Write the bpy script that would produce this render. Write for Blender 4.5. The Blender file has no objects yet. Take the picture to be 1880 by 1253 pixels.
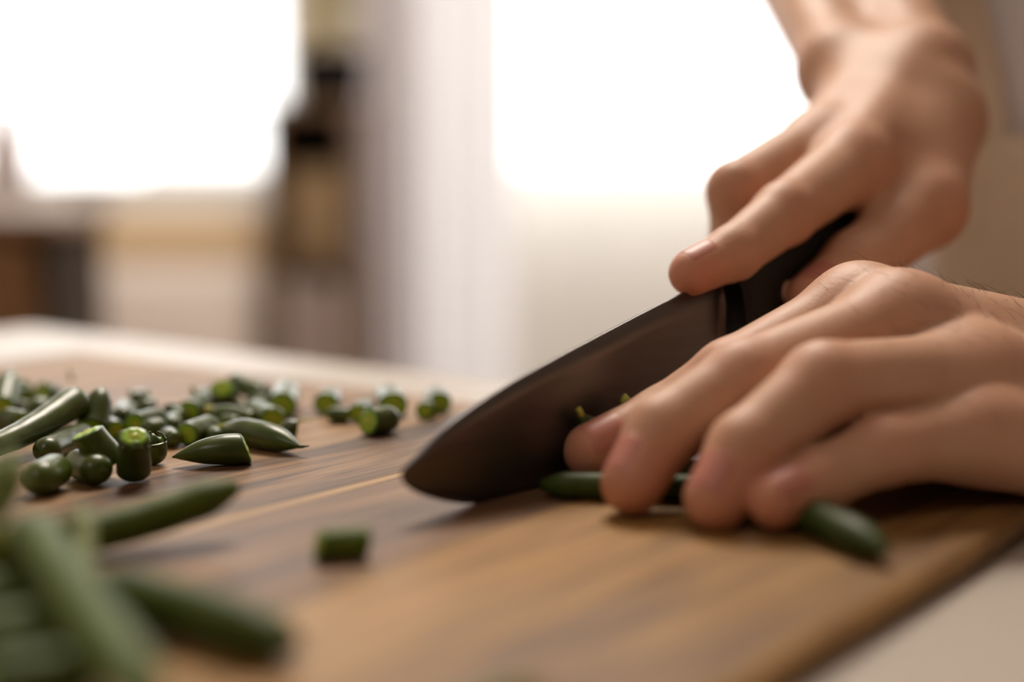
import bpy, bmesh, math, random
import numpy as np
from mathutils import Vector, Matrix

random.seed(7)
np.random.seed(7)
SC = bpy.context.scene
COL = SC.collection

# ------------------------------------------------------------------ camera
F = 2611.0                      # focal length in pixels of the 1880 wide frame (50 mm on 36 mm)
PITCH = math.atan(326.5 / F)
BOARD_Z = 0.920                 # top of the cutting board above the floor
HC = 0.084                      # camera above the board
CAM = Vector((0, 0, BOARD_Z + HC))
FWD = Vector((0, math.cos(PITCH), -math.sin(PITCH)))
UP = Vector((0, math.sin(PITCH), math.cos(PITCH)))

cam_data = bpy.data.cameras.new('camera')
cam = bpy.data.objects.new('camera', cam_data)
COL.objects.link(cam)
cam.location = CAM
cam.rotation_euler = (math.pi / 2 - PITCH, 0, 0)
cam_data.lens = 50
cam_data.sensor_width = 36
cam_data.clip_start = 0.01
cam_data.clip_end = 100
cam_data.dof.use_dof = True
cam_data.dof.focus_distance = 0.394
cam_data.dof.aperture_fstop = 2.9
SC.camera = cam

# ------------------------------------------------------------------ light
world = bpy.data.worlds.new('overcast_sky')
SC.world = world
world.use_nodes = True
bg = world.node_tree.nodes['Background']
bg.inputs['Color'].default_value = (1.0, 0.985, 0.965, 1)
bg.inputs['Strength'].default_value = 3.4
SC.view_settings.view_transform = 'Standard'
SC.view_settings.look = 'None'
SC.view_settings.exposure = 0.0
SC.view_settings.gamma = 1.0
SC.view_settings.use_curve_mapping = False

def portal(name, loc, rot, sx, sy):
    l = bpy.data.lights.new(name, 'AREA')
    l.shape = 'RECTANGLE'
    l.size = sx
    l.size_y = sy
    l.cycles.is_portal = True
    o = bpy.data.objects.new(name, l)
    o.location = loc
    o.rotation_euler = rot
    COL.objects.link(o)
    return o

# room: x -1.7..2.4, y -1.6..3.3, z 0..2.5
RX0, RX1, RY0, RY1, RH = -1.7, 2.4, -1.6, 3.3, 2.5
WIN_BACK = [(-1.62, -0.487, 0.925, 2.25), (-0.34, 2.0, 0.10, 2.3)]      # x0 x1 z0 z1 in the back wall
for i, (x0, x1, z0, z1) in enumerate(WIN_BACK):
    portal('window_portal', ((x0 + x1) / 2, RY1 + 0.13, (z0 + z1) / 2), (-math.pi / 2, 0, 0), x1 - x0, z1 - z0)

# ------------------------------------------------------------------ helpers
def P(px, py, d):
    """world point seen at pixel (px,py) of the photograph at axial depth d"""
    return CAM + d * FWD + Vector(((px - 940) / F * d, 0, 0)) - ((py - 626.5) / F * d) * UP

def E(px, py, z=0.0):
    """world point seen at (px,py) that lies z millimetres above the board"""
    k = math.sin(PITCH) + (py - 626.5) / F * math.cos(PITCH)
    return P(px, py, (HC - z / 1000.0) / k)

def V(*a):
    return Vector(a)

def mesh_obj(name, verts, faces, mat=None, parent=None, smooth=True, loc=None):
    me = bpy.data.meshes.new(name)
    me.from_pydata([tuple(v) for v in verts], [], faces)
    me.update()
    if smooth:
        me.polygons.foreach_set('use_smooth', [True] * len(me.polygons))
    o = bpy.data.objects.new(name, me)
    COL.objects.link(o)
    if mat is not None:
        me.materials.append(mat)
    if parent is not None:
        o.parent = parent
    if loc is not None:
        o.location = loc
    return o

def bm_obj(name, bm, mat=None, parent=None, smooth=False, loc=None, rot=None):
    me = bpy.data.meshes.new(name)
    bmesh.ops.recalc_face_normals(bm, faces=bm.faces)
    bm.to_mesh(me)
    bm.free()
    if smooth:
        me.polygons.foreach_set('use_smooth', [True] * len(me.polygons))
    o = bpy.data.objects.new(name, me)
    COL.objects.link(o)
    if mat is not None:
        me.materials.append(mat)
    if parent is not None:
        o.parent = parent
    if loc is not None:
        o.location = loc
    if rot is not None:
        o.rotation_euler = rot
    return o

def add_box(bm, lo, hi, bevel=0.0, seg=2):
    r = bmesh.ops.create_cube(bm, size=1.0)
    vs = r['verts']
    for v in vs:
        v.co = Vector([lo[i] + (v.co[i] + 0.5) * (hi[i] - lo[i]) for i in range(3)])
    if bevel > 0:
        es = list({e for v in vs for e in v.link_edges})
        bmesh.ops.bevel(bm, geom=es, offset=bevel, segments=seg, affect='EDGES', profile=0.5)

def box(name, lo, hi, mat, parent=None, bevel=0.0, seg=2, loc=None, rot=None):
    bm = bmesh.new()
    add_box(bm, lo, hi, bevel, seg)
    return bm_obj(name, bm, mat, parent, smooth=False, loc=loc, rot=rot)

def empty(name, loc=(0, 0, 0), rotz=0.0):
    o = bpy.data.objects.new(name, None)
    o.location = loc
    o.rotation_euler = (0, 0, rotz)
    o.empty_display_size = 0.02
    COL.objects.link(o)
    return o

def tag(o, label=None, cat=None, group=None, kind=None):
    if label: o['label'] = label
    if cat: o['category'] = cat
    if group: o['group'] = group
    if kind: o['kind'] = kind
    return o

def structure(o):
    o['kind'] = 'structure'
    return o

def tube(pts, radii, seg=12, closed=True):
    """lofted tube along points -> verts, faces"""
    pts = [Vector(p) for p in pts]
    n = len(pts)
    vs, fs = [], []
    ref = Vector((0.31, 0.2, 0.93)).normalized()
    for i in range(n):
        t = (pts[min(i + 1, n - 1)] - pts[max(i - 1, 0)]).normalized()
        a = t.cross(ref)
        if a.length < 1e-4:
            a = t.cross(Vector((1, 0, 0)))
        a.normalize()
        b = t.cross(a).normalized()
        for k in range(seg):
            th = 2 * math.pi * k / seg
            vs.append(pts[i] + radii[i] * (math.cos(th) * a + math.sin(th) * b))
    for i in range(n - 1):
        for k in range(seg):
            k2 = (k + 1) % seg
            fs.append((i * seg + k, i * seg + k2, (i + 1) * seg + k2, (i + 1) * seg + k))
    if closed:
        fs.append(tuple(range(seg - 1, -1, -1)))
        fs.append(tuple((n - 1) * seg + k for k in range(seg)))
    return vs, fs

# ------------------------------------------------------------------ materials
def new_mat(name):
    m = bpy.data.materials.new(name)
    m.use_nodes = True
    nt = m.node_tree
    b = nt.nodes['Principled BSDF']
    return m, nt, b

def node(nt, typ, **kw):
    n = nt.nodes.new(typ)
    for k, v in kw.items():
        setattr(n, k, v)
    return n

def ramp(nt, stops):
    r = nt.nodes.new('ShaderNodeValToRGB')
    e = r.color_ramp.elements
    e[0].position, e[0].color = stops[0][0], (*stops[0][1], 1)
    e[1].position, e[1].color = stops[-1][0], (*stops[-1][1], 1)
    for p, c in stops[1:-1]:
        x = e.new(p)
        x.color = (*c, 1)
    return r

def plain(name, c1, c2=None, scale=20.0, rough=0.6, bump=0.0, metallic=0.0, spec=0.5, stretch=None):
    """noise mottled procedural material"""
    m, nt, b = new_mat(name)
    c2 = c2 or tuple(x * 0.85 for x in c1)
    tc = node(nt, 'ShaderNodeTexCoord')
    mp = node(nt, 'ShaderNodeMapping')
    if stretch: mp.inputs['Scale'].default_value = stretch
    nz = node(nt, 'ShaderNodeTexNoise')
    nz.inputs['Scale'].default_value = scale
    nz.inputs['Detail'].default_value = 4
    r = ramp(nt, [(0.3, c2), (0.7, c1)])
    nt.links.new(tc.outputs['Object'], mp.inputs['Vector'])
    nt.links.new(mp.outputs['Vector'], nz.inputs['Vector'])
    nt.links.new(nz.outputs['Fac'], r.inputs['Fac'])
    nt.links.new(r.outputs['Color'], b.inputs['Base Color'])
    b.inputs['Roughness'].default_value = rough
    b.inputs['Metallic'].default_value = metallic
    b.inputs['Specular IOR Level'].default_value = spec
    if bump > 0:
        bp = node(nt, 'ShaderNodeBump')
        bp.inputs['Strength'].default_value = bump
        bp.inputs['Distance'].default_value = 0.002
        nt.links.new(nz.outputs['Fac'], bp.inputs['Height'])
        nt.links.new(bp.outputs['Normal'], b.inputs['Normal'])
    return m

def wood(name, light, mid, dark, lines=1.0, rough=0.42, seed=0.0, contrast=(0.32, 0.5, 0.68)):
    """grain runs along local X"""
    m, nt, b = new_mat(name)
    L = nt.links.new
    tc = node(nt, 'ShaderNodeTexCoord')
    mp = node(nt, 'ShaderNodeMapping')
    mp.inputs['Location'].default_value = (seed, seed * 1.7, seed * 0.3)
    mp.inputs['Scale'].default_value = (3.2, 34.0 * lines, 30.0)
    L(tc.outputs['Object'], mp.inputs['Vector'])
    n1 = node(nt, 'ShaderNodeTexNoise')
    n1.inputs['Scale'].default_value = 1.6
    n1.inputs['Detail'].default_value = 5
    n1.inputs['Roughness'].default_value = 0.55
    n1.inputs['Distortion'].default_value = 1.3
    L(mp.outputs['Vector'], n1.inputs['Vector'])
    mp2 = node(nt, 'ShaderNodeMapping')
    mp2.inputs['Location'].default_value = (seed * 2, seed, 0)
    mp2.inputs['Scale'].default_value = (18.0, 420.0, 200.0)
    L(tc.outputs['Object'], mp2.inputs['Vector'])
    n2 = node(nt, 'ShaderNodeTexNoise')
    n2.inputs['Scale'].default_value = 1.5
    n2.inputs['Detail'].default_value = 3
    L(mp2.outputs['Vector'], n2.inputs['Vector'])
    r1 = ramp(nt, [(contrast[0], dark), (contrast[1], mid), (contrast[2], light)])
    L(n1.outputs['Fac'], r1.inputs['Fac'])
    r2 = ramp(nt, [(0.35, (0.62, 0.56, 0.52)), (0.62, (1, 1, 1))])
    L(n2.outputs['Fac'], r2.inputs['Fac'])
    mx = node(nt, 'ShaderNodeMix', data_type='RGBA', blend_type='MULTIPLY')
    mx.inputs['Factor'].default_value = 0.75
    L(r1.outputs['Color'], mx.inputs['A'])
    L(r2.outputs['Color'], mx.inputs['B'])
    L(mx.outputs['Result'], b.inputs['Base Color'])
    b.inputs['Roughness'].default_value = rough
    b.inputs['Specular IOR Level'].default_value = 0.27
    bp = node(nt, 'ShaderNodeBump')
    bp.inputs['Strength'].default_value = 0.25
    bp.inputs['Distance'].default_value = 0.0006
    L(n2.outputs['Fac'], bp.inputs['Height'])
    L(bp.outputs['Normal'], b.inputs['Normal'])
    return m

M_WALL = plain('wall_paint', (0.62, 0.52, 0.42), (0.58, 0.48, 0.385), 3.0, 0.9)
M_WALL_DARK = plain('brown_wall_paint', (0.30, 0.23, 0.17), (0.27, 0.205, 0.15), 3.0, 0.9)
M_WALL_W = plain('pale_wall_paint', (0.78, 0.74, 0.69), (0.75, 0.71, 0.66), 3.0, 0.9)
M_CEIL = plain('ceiling_paint', (0.86, 0.84, 0.80), (0.83, 0.81, 0.77), 4.0, 0.95)
M_FLOOR = wood('floor_wood', (0.40, 0.25, 0.14), (0.30, 0.18, 0.10), (0.20, 0.12, 0.06), 0.4)
M_PARAPET = plain('outside_beige_render', (0.56, 0.52, 0.475), (0.54, 0.50, 0.455), 6.0, 0.95)
M_TRIM = plain('white_trim_paint', (0.80, 0.79, 0.78), (0.77, 0.76, 0.75), 8.0, 0.45)
M_STAVE = [
    wood('board_wood_streaked', (0.41, 0.25, 0.125), (0.29, 0.165, 0.08), (0.08, 0.043, 0.025), 1.0, 0.50, 1.3, (0.36, 0.49, 0.62)),
    wood('board_wood_swirled', (0.33, 0.195, 0.10), (0.245, 0.135, 0.068), (0.13, 0.072, 0.04), 0.6, 0.50, 4.1),
    wood('board_wood_golden', (0.48, 0.275, 0.088), (0.40, 0.218, 0.068), (0.25, 0.135, 0.045), 1.0, 0.50, 7.7),
    wood('board_wood_brown', (0.41, 0.235, 0.085), (0.33, 0.182, 0.064), (0.17, 0.09, 0.038), 0.9, 0.50, 11.2),
    wood('board_wood_pale', (0.50, 0.32, 0.155), (0.45, 0.275, 0.125), (0.36, 0.21, 0.09), 1.0, 0.50, 2.2),
]
M_TABLE = plain('table_cream_laminate', (0.49, 0.435, 0.385), (0.45, 0.40, 0.35), 9.0, 0.42, 0.02)
M_TABLE_LEG = plain('table_leg_paint', (0.70, 0.67, 0.62), None, 9.0, 0.5)

def bean_mat(name, c_lo, c_hi, rough=0.34):
    m, nt, b = new_mat(name)
    L = nt.links.new
    tc = node(nt, 'ShaderNodeTexCoord')
    oi = node(nt, 'ShaderNodeObjectInfo')
    nz = node(nt, 'ShaderNodeTexNoise')
    nz.noise_dimensions = '4D'
    nz.inputs['Scale'].default_value = 160
    nz.inputs['Detail'].default_value = 5
    ml = node(nt, 'ShaderNodeMath', operation='MULTIPLY')
    ml.inputs[1].default_value = 40
    L(oi.outputs['Random'], ml.inputs[0])
    L(ml.outputs[0], nz.inputs['W'])
    L(tc.outputs['Object'], nz.inputs['Vector'])
    r = ramp(nt, [(0.3, c_lo), (0.72, c_hi)])
    L(nz.outputs['Fac'], r.inputs['Fac'])
    hs = node(nt, 'ShaderNodeHueSaturation')
    mr = node(nt, 'ShaderNodeMapRange')
    mr.inputs['To Min'].default_value = 0.75
    mr.inputs['To Max'].default_value = 1.25
    L(oi.outputs['Random'], mr.inputs['Value'])
    L(mr.outputs['Result'], hs.inputs['Value'])
    L(r.outputs['Color'], hs.inputs['Color'])
    L(hs.outputs['Color'], b.inputs['Base Color'])
    b.inputs['Roughness'].default_value = rough
    b.inputs['Specular IOR Level'].default_value = 0.5 if rough < 0.4 else 0.22
    b.inputs['Subsurface Weight'].default_value = 0.12
    b.inputs['Subsurface Radius'].default_value = (0.6, 1.0, 0.3)
    b.inputs['Subsurface Scale'].default_value = 0.002
    bp = node(nt, 'ShaderNodeBump')
    bp.inputs['Strength'].default_value = 0.3
    bp.inputs['Distance'].default_value = 0.0004
    L(nz.outputs['Fac'], bp.inputs['Height'])
    L(bp.outputs['Normal'], b.inputs['Normal'])
    return m

M_BEAN = bean_mat('bean_skin', (0.032, 0.055, 0.006), (0.070, 0.105, 0.013), 0.31)
M_BEAN_D = bean_mat('dull_bean_skin', (0.048, 0.080, 0.007), (0.090, 0.130, 0.013), 0.5)
M_BEAN_SHADE = bean_mat('shade_darkened_bean_skin', (0.022, 0.040, 0.004), (0.050, 0.078, 0.009), 0.46)  # darker copy of the bean skin, the hand's shade put into its colour
M_BEAN_P = bean_mat('palest_bean_skin', (0.13, 0.18, 0.055), (0.19, 0.25, 0.085), 0.55)
M_BEAN_L = bean_mat('pale_bean_skin', (0.055, 0.09, 0.018), (0.095, 0.14, 0.030), 0.55)
M_BEAN_Y = bean_mat('yellowish_bean_skin', (0.12, 0.15, 0.014), (0.18, 0.21, 0.02), 0.5)

def cut_mat():
    m, nt, b = new_mat('bean_flesh')
    L = nt.links.new
    at = node(nt, 'ShaderNodeAttribute')
    at.attribute_name = 'rad'
    nz = node(nt, 'ShaderNodeTexNoise')
    nz.inputs['Scale'].default_value = 500
    tc = node(nt, 'ShaderNodeTexCoord')
    L(tc.outputs['Object'], nz.inputs['Vector'])
    ad = node(nt, 'ShaderNodeMath', operation='MULTIPLY_ADD')
    ad.inputs[1].default_value = 0.25
    L(nz.outputs['Fac'], ad.inputs[0])
    L(at.outputs['Fac'], ad.inputs[2])
    r = ramp(nt, [(0.25, (0.55, 0.58, 0.05)), (0.55, (0.38, 0.54, 0.03)), (0.94, (0.28, 0.50, 0.03)), (1.0, (0.12, 0.25, 0.02))])
    L(ad.outputs[0], r.inputs['Fac'])
    L(r.outputs['Color'], b.inputs['Base Color'])
    b.inputs['Roughness'].default_value = 0.3
    b.inputs['Subsurface Weight'].default_value = 0.2
    b.inputs['Subsurface Radius'].default_value = (0.6, 1.0, 0.3)
    b.inputs['Subsurface Scale'].default_value = 0.002
    return m
M_CUT = cut_mat()
M_STALK = plain('bean_stalk', (0.55, 0.55, 0.12), (0.42, 0.44, 0.07), 300, 0.5)

def skin_mat():
    m, nt, b = new_mat('skin')
    L = nt.links.new
    tc = node(nt, 'ShaderNodeTexCoord')
    n1 = node(nt, 'ShaderNodeTexNoise')
    n1.inputs['Scale'].default_value = 45
    n1.inputs['Detail'].default_value = 5
    L(tc.outputs['Object'], n1.inputs['Vector'])
    r = ramp(nt, [(0.3, (0.56, 0.315, 0.205)), (0.7, (0.62, 0.37, 0.25))])
    L(n1.outputs['Fac'], r.inputs['Fac'])
    at = node(nt, 'ShaderNodeAttribute')
    at.attribute_name = 'flush'
    mx = node(nt, 'ShaderNodeMix', data_type='RGBA')
    L(at.outputs['Fac'], mx.inputs['Factor'])
    L(r.outputs['Color'], mx.inputs['A'])
    mx.inputs['B'].default_value = (0.62, 0.24, 0.165, 1)
    L(mx.outputs['Result'], b.inputs['Base Color'])
    b.inputs['Roughness'].default_value = 0.5
    b.inputs['Specular IOR Level'].default_value = 0.36
    b.inputs['Subsurface Weight'].default_value = 0.25
    b.inputs['Subsurface Radius'].default_value = (1.0, 0.35, 0.18)
    b.inputs['Subsurface Scale'].default_value = 0.003
    n2 = node(nt, 'ShaderNodeTexVoronoi')
    n2.inputs['Scale'].default_value = 900
    L(tc.outputs['Object'], n2.inputs['Vector'])
    n3 = node(nt, 'ShaderNodeTexNoise')
    n3.inputs['Scale'].default_value = 250
    n3.inputs['Detail'].default_value = 3
    L(tc.outputs['Object'], n3.inputs['Vector'])
    ad = node(nt, 'ShaderNodeMath', operation='ADD')
    L(n2.outputs['Distance'], ad.inputs[0])
    L(n3.outputs['Fac'], ad.inputs[1])
    bp = node(nt, 'ShaderNodeBump')
    bp.inputs['Strength'].default_value = 0.13
    bp.inputs['Distance'].default_value = 0.0004
    L(ad.outputs[0], bp.inputs['Height'])
    L(bp.outputs['Normal'], b.inputs['Normal'])
    return m
M_SKIN = skin_mat()
M_NAIL = plain('fingernail', (0.55, 0.215, 0.165), (0.50, 0.19, 0.14), 120, 0.42)
M_HAIR = plain('dark_body_hair', (0.06, 0.035, 0.02), None, 50, 0.5)
M_SHIRT = plain('lilac_white_cotton', (0.88, 0.83, 0.87), (0.84, 0.79, 0.83), 60, 0.9, 0.2)
M_APRON = plain('tan_linen', (0.74, 0.60, 0.46), (0.68, 0.55, 0.42), 90, 0.9, 0.25)
M_TROUSERS = plain('dark_denim', (0.06, 0.07, 0.10), None, 90, 0.9, 0.2)
M_BLADE = plain('dark_brushed_steel', (0.15, 0.138, 0.134), (0.132, 0.12, 0.117), 30, 0.37, 0.0, 0.9, 0.5, (1, 1, 12))
M_EDGE = plain('ground_steel_edge', (0.26, 0.22, 0.20), None, 30, 0.3, 0.0, 0.9)
M_HANDLE = plain('black_handle_plastic', (0.012, 0.011, 0.011), (0.008, 0.008, 0.008), 60, 0.6, spec=0.25)
M_RIVET = plain('bronze_rivet', (0.80, 0.60, 0.48), None, 60, 0.5, 0.0, 0.2)
M_GLASS = None
def glass_mat():
    m, nt, b = new_mat('window_glass')
    b.inputs['Base Color'].default_value = (1, 1, 1, 1)
    b.inputs['Roughness'].default_value = 0.0
    b.inputs['IOR'].default_value = 1.0
    b.inputs['Transmission Weight'].default_value = 1.0
    # thin pane: clear glass mixed with a faint mirror
    tr = node(nt, 'ShaderNodeBsdfTransparent')
    gl = node(nt, 'ShaderNodeBsdfGlossy')
    gl.inputs['Roughness'].default_value = 0.02
    mx = node(nt, 'ShaderNodeMixShader')
    nz = node(nt, 'ShaderNodeTexNoise')
    nz.inputs['Scale'].default_value = 2
    mr = node(nt, 'ShaderNodeMapRange')
    mr.inputs['To Min'].default_value = 0.03
    mr.inputs['To Max'].default_value = 0.05
    nt.links.new(nz.outputs['Fac'], mr.inputs['Value'])
    nt.links.new(mr.outputs['Result'], mx.inputs['Fac'])
    nt.links.new(tr.outputs[0], mx.inputs[1])
    nt.links.new(gl.outputs[0], mx.inputs[2])
    nt.links.new(mx.outputs[0], nt.nodes['Material Output'].inputs['Surface'])
    return m
M_GLASS = glass_mat()

def curtain_mat():
    m, nt, b = new_mat('sheer_white_cloth')
    tc = node(nt, 'ShaderNodeTexCoord')
    nz = node(nt, 'ShaderNodeTexNoise')
    nz.inputs['Scale'].default_value = 40
    r = ramp(nt, [(0.3, (0.72, 0.69, 0.69)), (0.7, (0.78, 0.75, 0.75))])
    nt.links.new(tc.outputs['Object'], nz.inputs['Vector'])
    nt.links.new(nz.outputs['Fac'], r.inputs['Fac'])
    nt.links.new(r.outputs['Color'], b.inputs['Base Color'])
    b.inputs['Roughness'].default_value = 0.9
    tl = node(nt, 'ShaderNodeBsdfTranslucent')
    nt.links.new(r.outputs['Color'], tl.inputs['Color'])
    mx = node(nt, 'ShaderNodeMixShader')
    mx.inputs['Fac'].default_value = 0.8
    nt.links.new(b.outputs[0], mx.inputs[1])
    nt.links.new(tl.outputs[0], mx.inputs[2])
    nt.links.new(mx.outputs[0], nt.nodes['Material Output'].inputs['Surface'])
    return m
M_CURTAIN = curtain_mat()
M_CASE = wood('dark_bookcase_wood', (0.24, 0.155, 0.09), (0.18, 0.11, 0.065), (0.10, 0.06, 0.035), 0.5, 0.5)
M_BACKPANEL = plain('dark_bookcase_back', (0.05, 0.033, 0.022), None, 20, 0.7)
M_DRESSER = wood('dresser_wood', (0.24, 0.13, 0.06), (0.19, 0.10, 0.045), (0.12, 0.06, 0.03), 0.5, 0.5)
M_DARKCHAIR = wood('dark_chair_wood', (0.06, 0.04, 0.025), (0.045, 0.03, 0.02), (0.03, 0.02, 0.013), 0.6, 0.9)
M_SOFA = plain('tan_sofa_fabric', (0.60, 0.45, 0.29), (0.54, 0.40, 0.255), 80, 0.95, 0.2)
M_CUSHION = plain('pale_lilac_grey_fabric', (0.62, 0.55, 0.52), (0.56, 0.50, 0.47), 80, 0.95, 0.2)
M_POT = plain('black_matt_pot', (0.012, 0.010, 0.010), None, 30, 0.85, spec=0.1)
M_LEAF = plain('olive_leaf', (0.52, 0.48, 0.22), (0.42, 0.40, 0.15), 30, 0.6)
M_BASKET = plain('wicker', (0.40, 0.28, 0.16), (0.27, 0.18, 0.09), 60, 0.8, 0.3, stretch=(1, 1, 6))
M_SOIL = plain('dark_soil', (0.04, 0.025, 0.015), None, 80, 0.95)
M_VASE = plain('dusty_pink_ceramic', (0.40, 0.29, 0.26), None, 20, 0.5)
M_DISH = plain('grey_ceramic', (0.42, 0.40, 0.40), None, 20, 0.4)
M_BOOKS = [plain('book_cloth_grey', (0.42, 0.37, 0.36), None, 60, 0.8),
           plain('book_cloth_brown', (0.20, 0.13, 0.09), None, 60, 0.8),
           plain('book_cloth_mauve', (0.30, 0.23, 0.22), None, 60, 0.8)]

# ------------------------------------------------------------------ the room
structure(box('floor', (RX0, RY0, -0.05), (RX1, RY1, 0.0), M_FLOOR))
structure(box('ceiling', (RX0, RY0, RH), (RX1, RY1, RH + 0.05), M_CEIL))
structure(box('wall_right', (RX1, RY0, 0), (RX1 + 0.12, RY1, RH), M_WALL))
structure(box('wall_front', (RX0, RY0 - 0.12, 0), (RX1, RY0, RH), M_WALL_DARK))

def holed_wall(name, axis, a0, a1, holes, c0, c1, mat):
    """wall along x (axis 0) or y (axis 1) made as one mesh with rectangular openings"""
    bm = bmesh.new()
    us = sorted({a0, a1, *[h[0] for h in holes], *[h[1] for h in holes]})
    zs = sorted({0.0, RH, *[h[2] for h in holes], *[h[3] for h in holes]})
    for i in range(len(us) - 1):
        for j in range(len(zs) - 1):
            um, zm = (us[i] + us[i + 1]) / 2, (zs[j] + zs[j + 1]) / 2
            if any(h[0] < um < h[1] and h[2] < zm < h[3] for h in holes):
                continue
            if axis == 0:
                add_box(bm, (us[i], c0, zs[j]), (us[i + 1], c1, zs[j + 1]))
            else:
                add_box(bm, (c0, us[i], zs[j]), (c1, us[i + 1], zs[j + 1]))
    bmesh.ops.remove_doubles(bm, verts=bm.verts, dist=1e-5)
    # drop the inner faces between neighbouring blocks
    seen = {}
    for f in bm.faces:
        seen.setdefault(tuple(sorted(v.index for v in f.verts)), []).append(f)
    return structure(bm_obj(name, bm, mat))

holed_wall('wall_back', 0, RX0, RX1, WIN_BACK, RY1, RY1 + 0.12, M_WALL)
structure(box('wall_left', (RX0 - 0.12, RY0, 0), (RX0, RY1, RH), M_WALL_W))
structure(box('baseboard_back', (RX0, RY1 - 0.015, 0), (RX1, RY1, 0.1), M_TRIM, bevel=0.004))
structure(box('baseboard_left', (RX0, RY0, 0), (RX0 + 0.015, RY1 - 0.015, 0.1), M_TRIM, bevel=0.004))
structure(box('baseboard_right', (RX1 - 0.015, RY0, 0), (RX1, RY1 - 0.015, 0.1), M_TRIM, bevel=0.004))

def window(n, axis, u0, u1, z0, z1, c, mull):
    """frame, mullions, glass and sill; c = plane of the glass, room side is -y (axis 0) or +x (axis 1)"""
    w = structure(empty('window_%d' % n, (0, 0, 0)))
    t = 0.045
    def bx(name, ua, ub, za, zb, ca, cb, mat, bev=0.0):
        if axis == 0:
            return structure(box(name, (ua, ca, za), (ub, cb, zb), mat, w, bev))
        return structure(box(name, (ca, ua, za), (cb, ub, zb), mat, w, bev))
    d0, d1 = c - 0.025, c + 0.025
    bx('window_frame', u0, u0 + t, z0, z1, d0, d1, M_TRIM, 0.004)
    bx('window_frame', u1 - t, u1, z0, z1, d0, d1, M_TRIM, 0.004)
    bx('window_frame', u0 + t, u1 - t, z0, z0 + t, d0, d1, M_TRIM, 0.004)
    bx('window_frame', u0 + t, u1 - t, z1 - t, z1, d0, d1, M_TRIM, 0.004)
    for u in mull:
        bx('mullion', u - 0.015, u + 0.015, z0 + t, z1 - t, d0, d1, M_TRIM, 0.004)
    edges = [u0 + t] + sum([[u - 0.015, u + 0.015] for u in mull], []) + [u1 - t]
    for k in range(0, len(edges), 2):
        bx('window_pane', edges[k], edges[k + 1], z0 + t, z1 - t, c - 0.002, c + 0.002, M_GLASS)
    return w

window(1, 0, *WIN_BACK[0], RY1 + 0.08, [])
window(2, 0, *WIN_BACK[1], RY1 + 0.08, [1.45])
structure(box('trim_1', (WIN_BACK[0][0], RY1 - 0.08, 0.885), (WIN_BACK[0][1] + 0.03, RY1 + 0.05, 0.925), M_TRIM, bevel=0.006))
structure(box('trim_2', (WIN_BACK[1][0] - 0.03, RY1 - 0.02, 0.06), (WIN_BACK[1][1] + 0.03, RY1 + 0.05, 0.10), M_TRIM, bevel=0.006))
bm = bmesh.new()
prof = [(4.30, -0.15), (4.30, 0.52)] + [(4.30 + 0.47 * (1 - math.cos(a)), 0.52 + 0.47 * math.sin(a)) for a in [math.pi / 2 * q / 14 for q in range(1, 15)]] + [(5.6, 0.99), (5.6, -0.15)]
ends = [[bm.verts.new((x, y, z)) for y, z in prof] for x in (-1.2, 5.0)]
for q in range(len(prof)):
    bm.faces.new((ends[0][q], ends[0][(q + 1) % len(prof)], ends[1][(q + 1) % len(prof)], ends[1][q]))
bm.faces.new(ends[0]); bm.faces.new(ends[1])
structure(bm_obj('wall_outside', bm, M_PARAPET, smooth=True))

# ceiling lamp over the table
LAMP = Vector((-0.10, 1.55, RH))
lp = empty('ceiling_or_fill_light', LAMP)
tag(lp, 'flat square ceiling light above the table', 'ceiling light')
box('housing', (-0.42, -0.42, -0.05), (0.42, 0.42, -0.001), M_TRIM, lp, 0.01)
la = bpy.data.lights.new('lamp_or_fill_panel', 'AREA')
la.shape = 'SQUARE'; la.size = 0.78
la.energy = 45
la.color = (1.0, 0.89, 0.77)
lo_ = bpy.data.objects.new('lamp_or_fill_panel', la); COL.objects.link(lo_); lo_.parent = lp; lo_.location = (0, 0, -0.055)
lp_fill = empty('ceiling_or_fill_light', (-0.75, -0.85, RH))  # added light out of view, fills the fronts of hands and clothes
tag(lp_fill, 'smaller square fill light added in the near part of the room', 'ceiling light')
box('housing', (-0.27, -0.27, -0.05), (0.27, 0.27, -0.001), M_TRIM, lp_fill, 0.01)  # housing of the added fill light
lb_fill = bpy.data.lights.new('lamp_or_fill_panel', 'AREA')
lb_fill.shape = 'SQUARE'; lb_fill.size = 0.5; lb_fill.energy = 5; lb_fill.color = (1.0, 0.89, 0.77)
lo2 = bpy.data.objects.new('lamp_or_fill_panel', lb_fill); COL.objects.link(lo2); lo2.parent = lp_fill; lo2.location = (0, 0, -0.055)

# ground outside the windows
structure(box('ground', (-12, -12, -0.25), (12, 14, -0.15), plain('outside_pale_paving', (0.62, 0.58, 0.52), None, 2.0, 0.9)))

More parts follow.
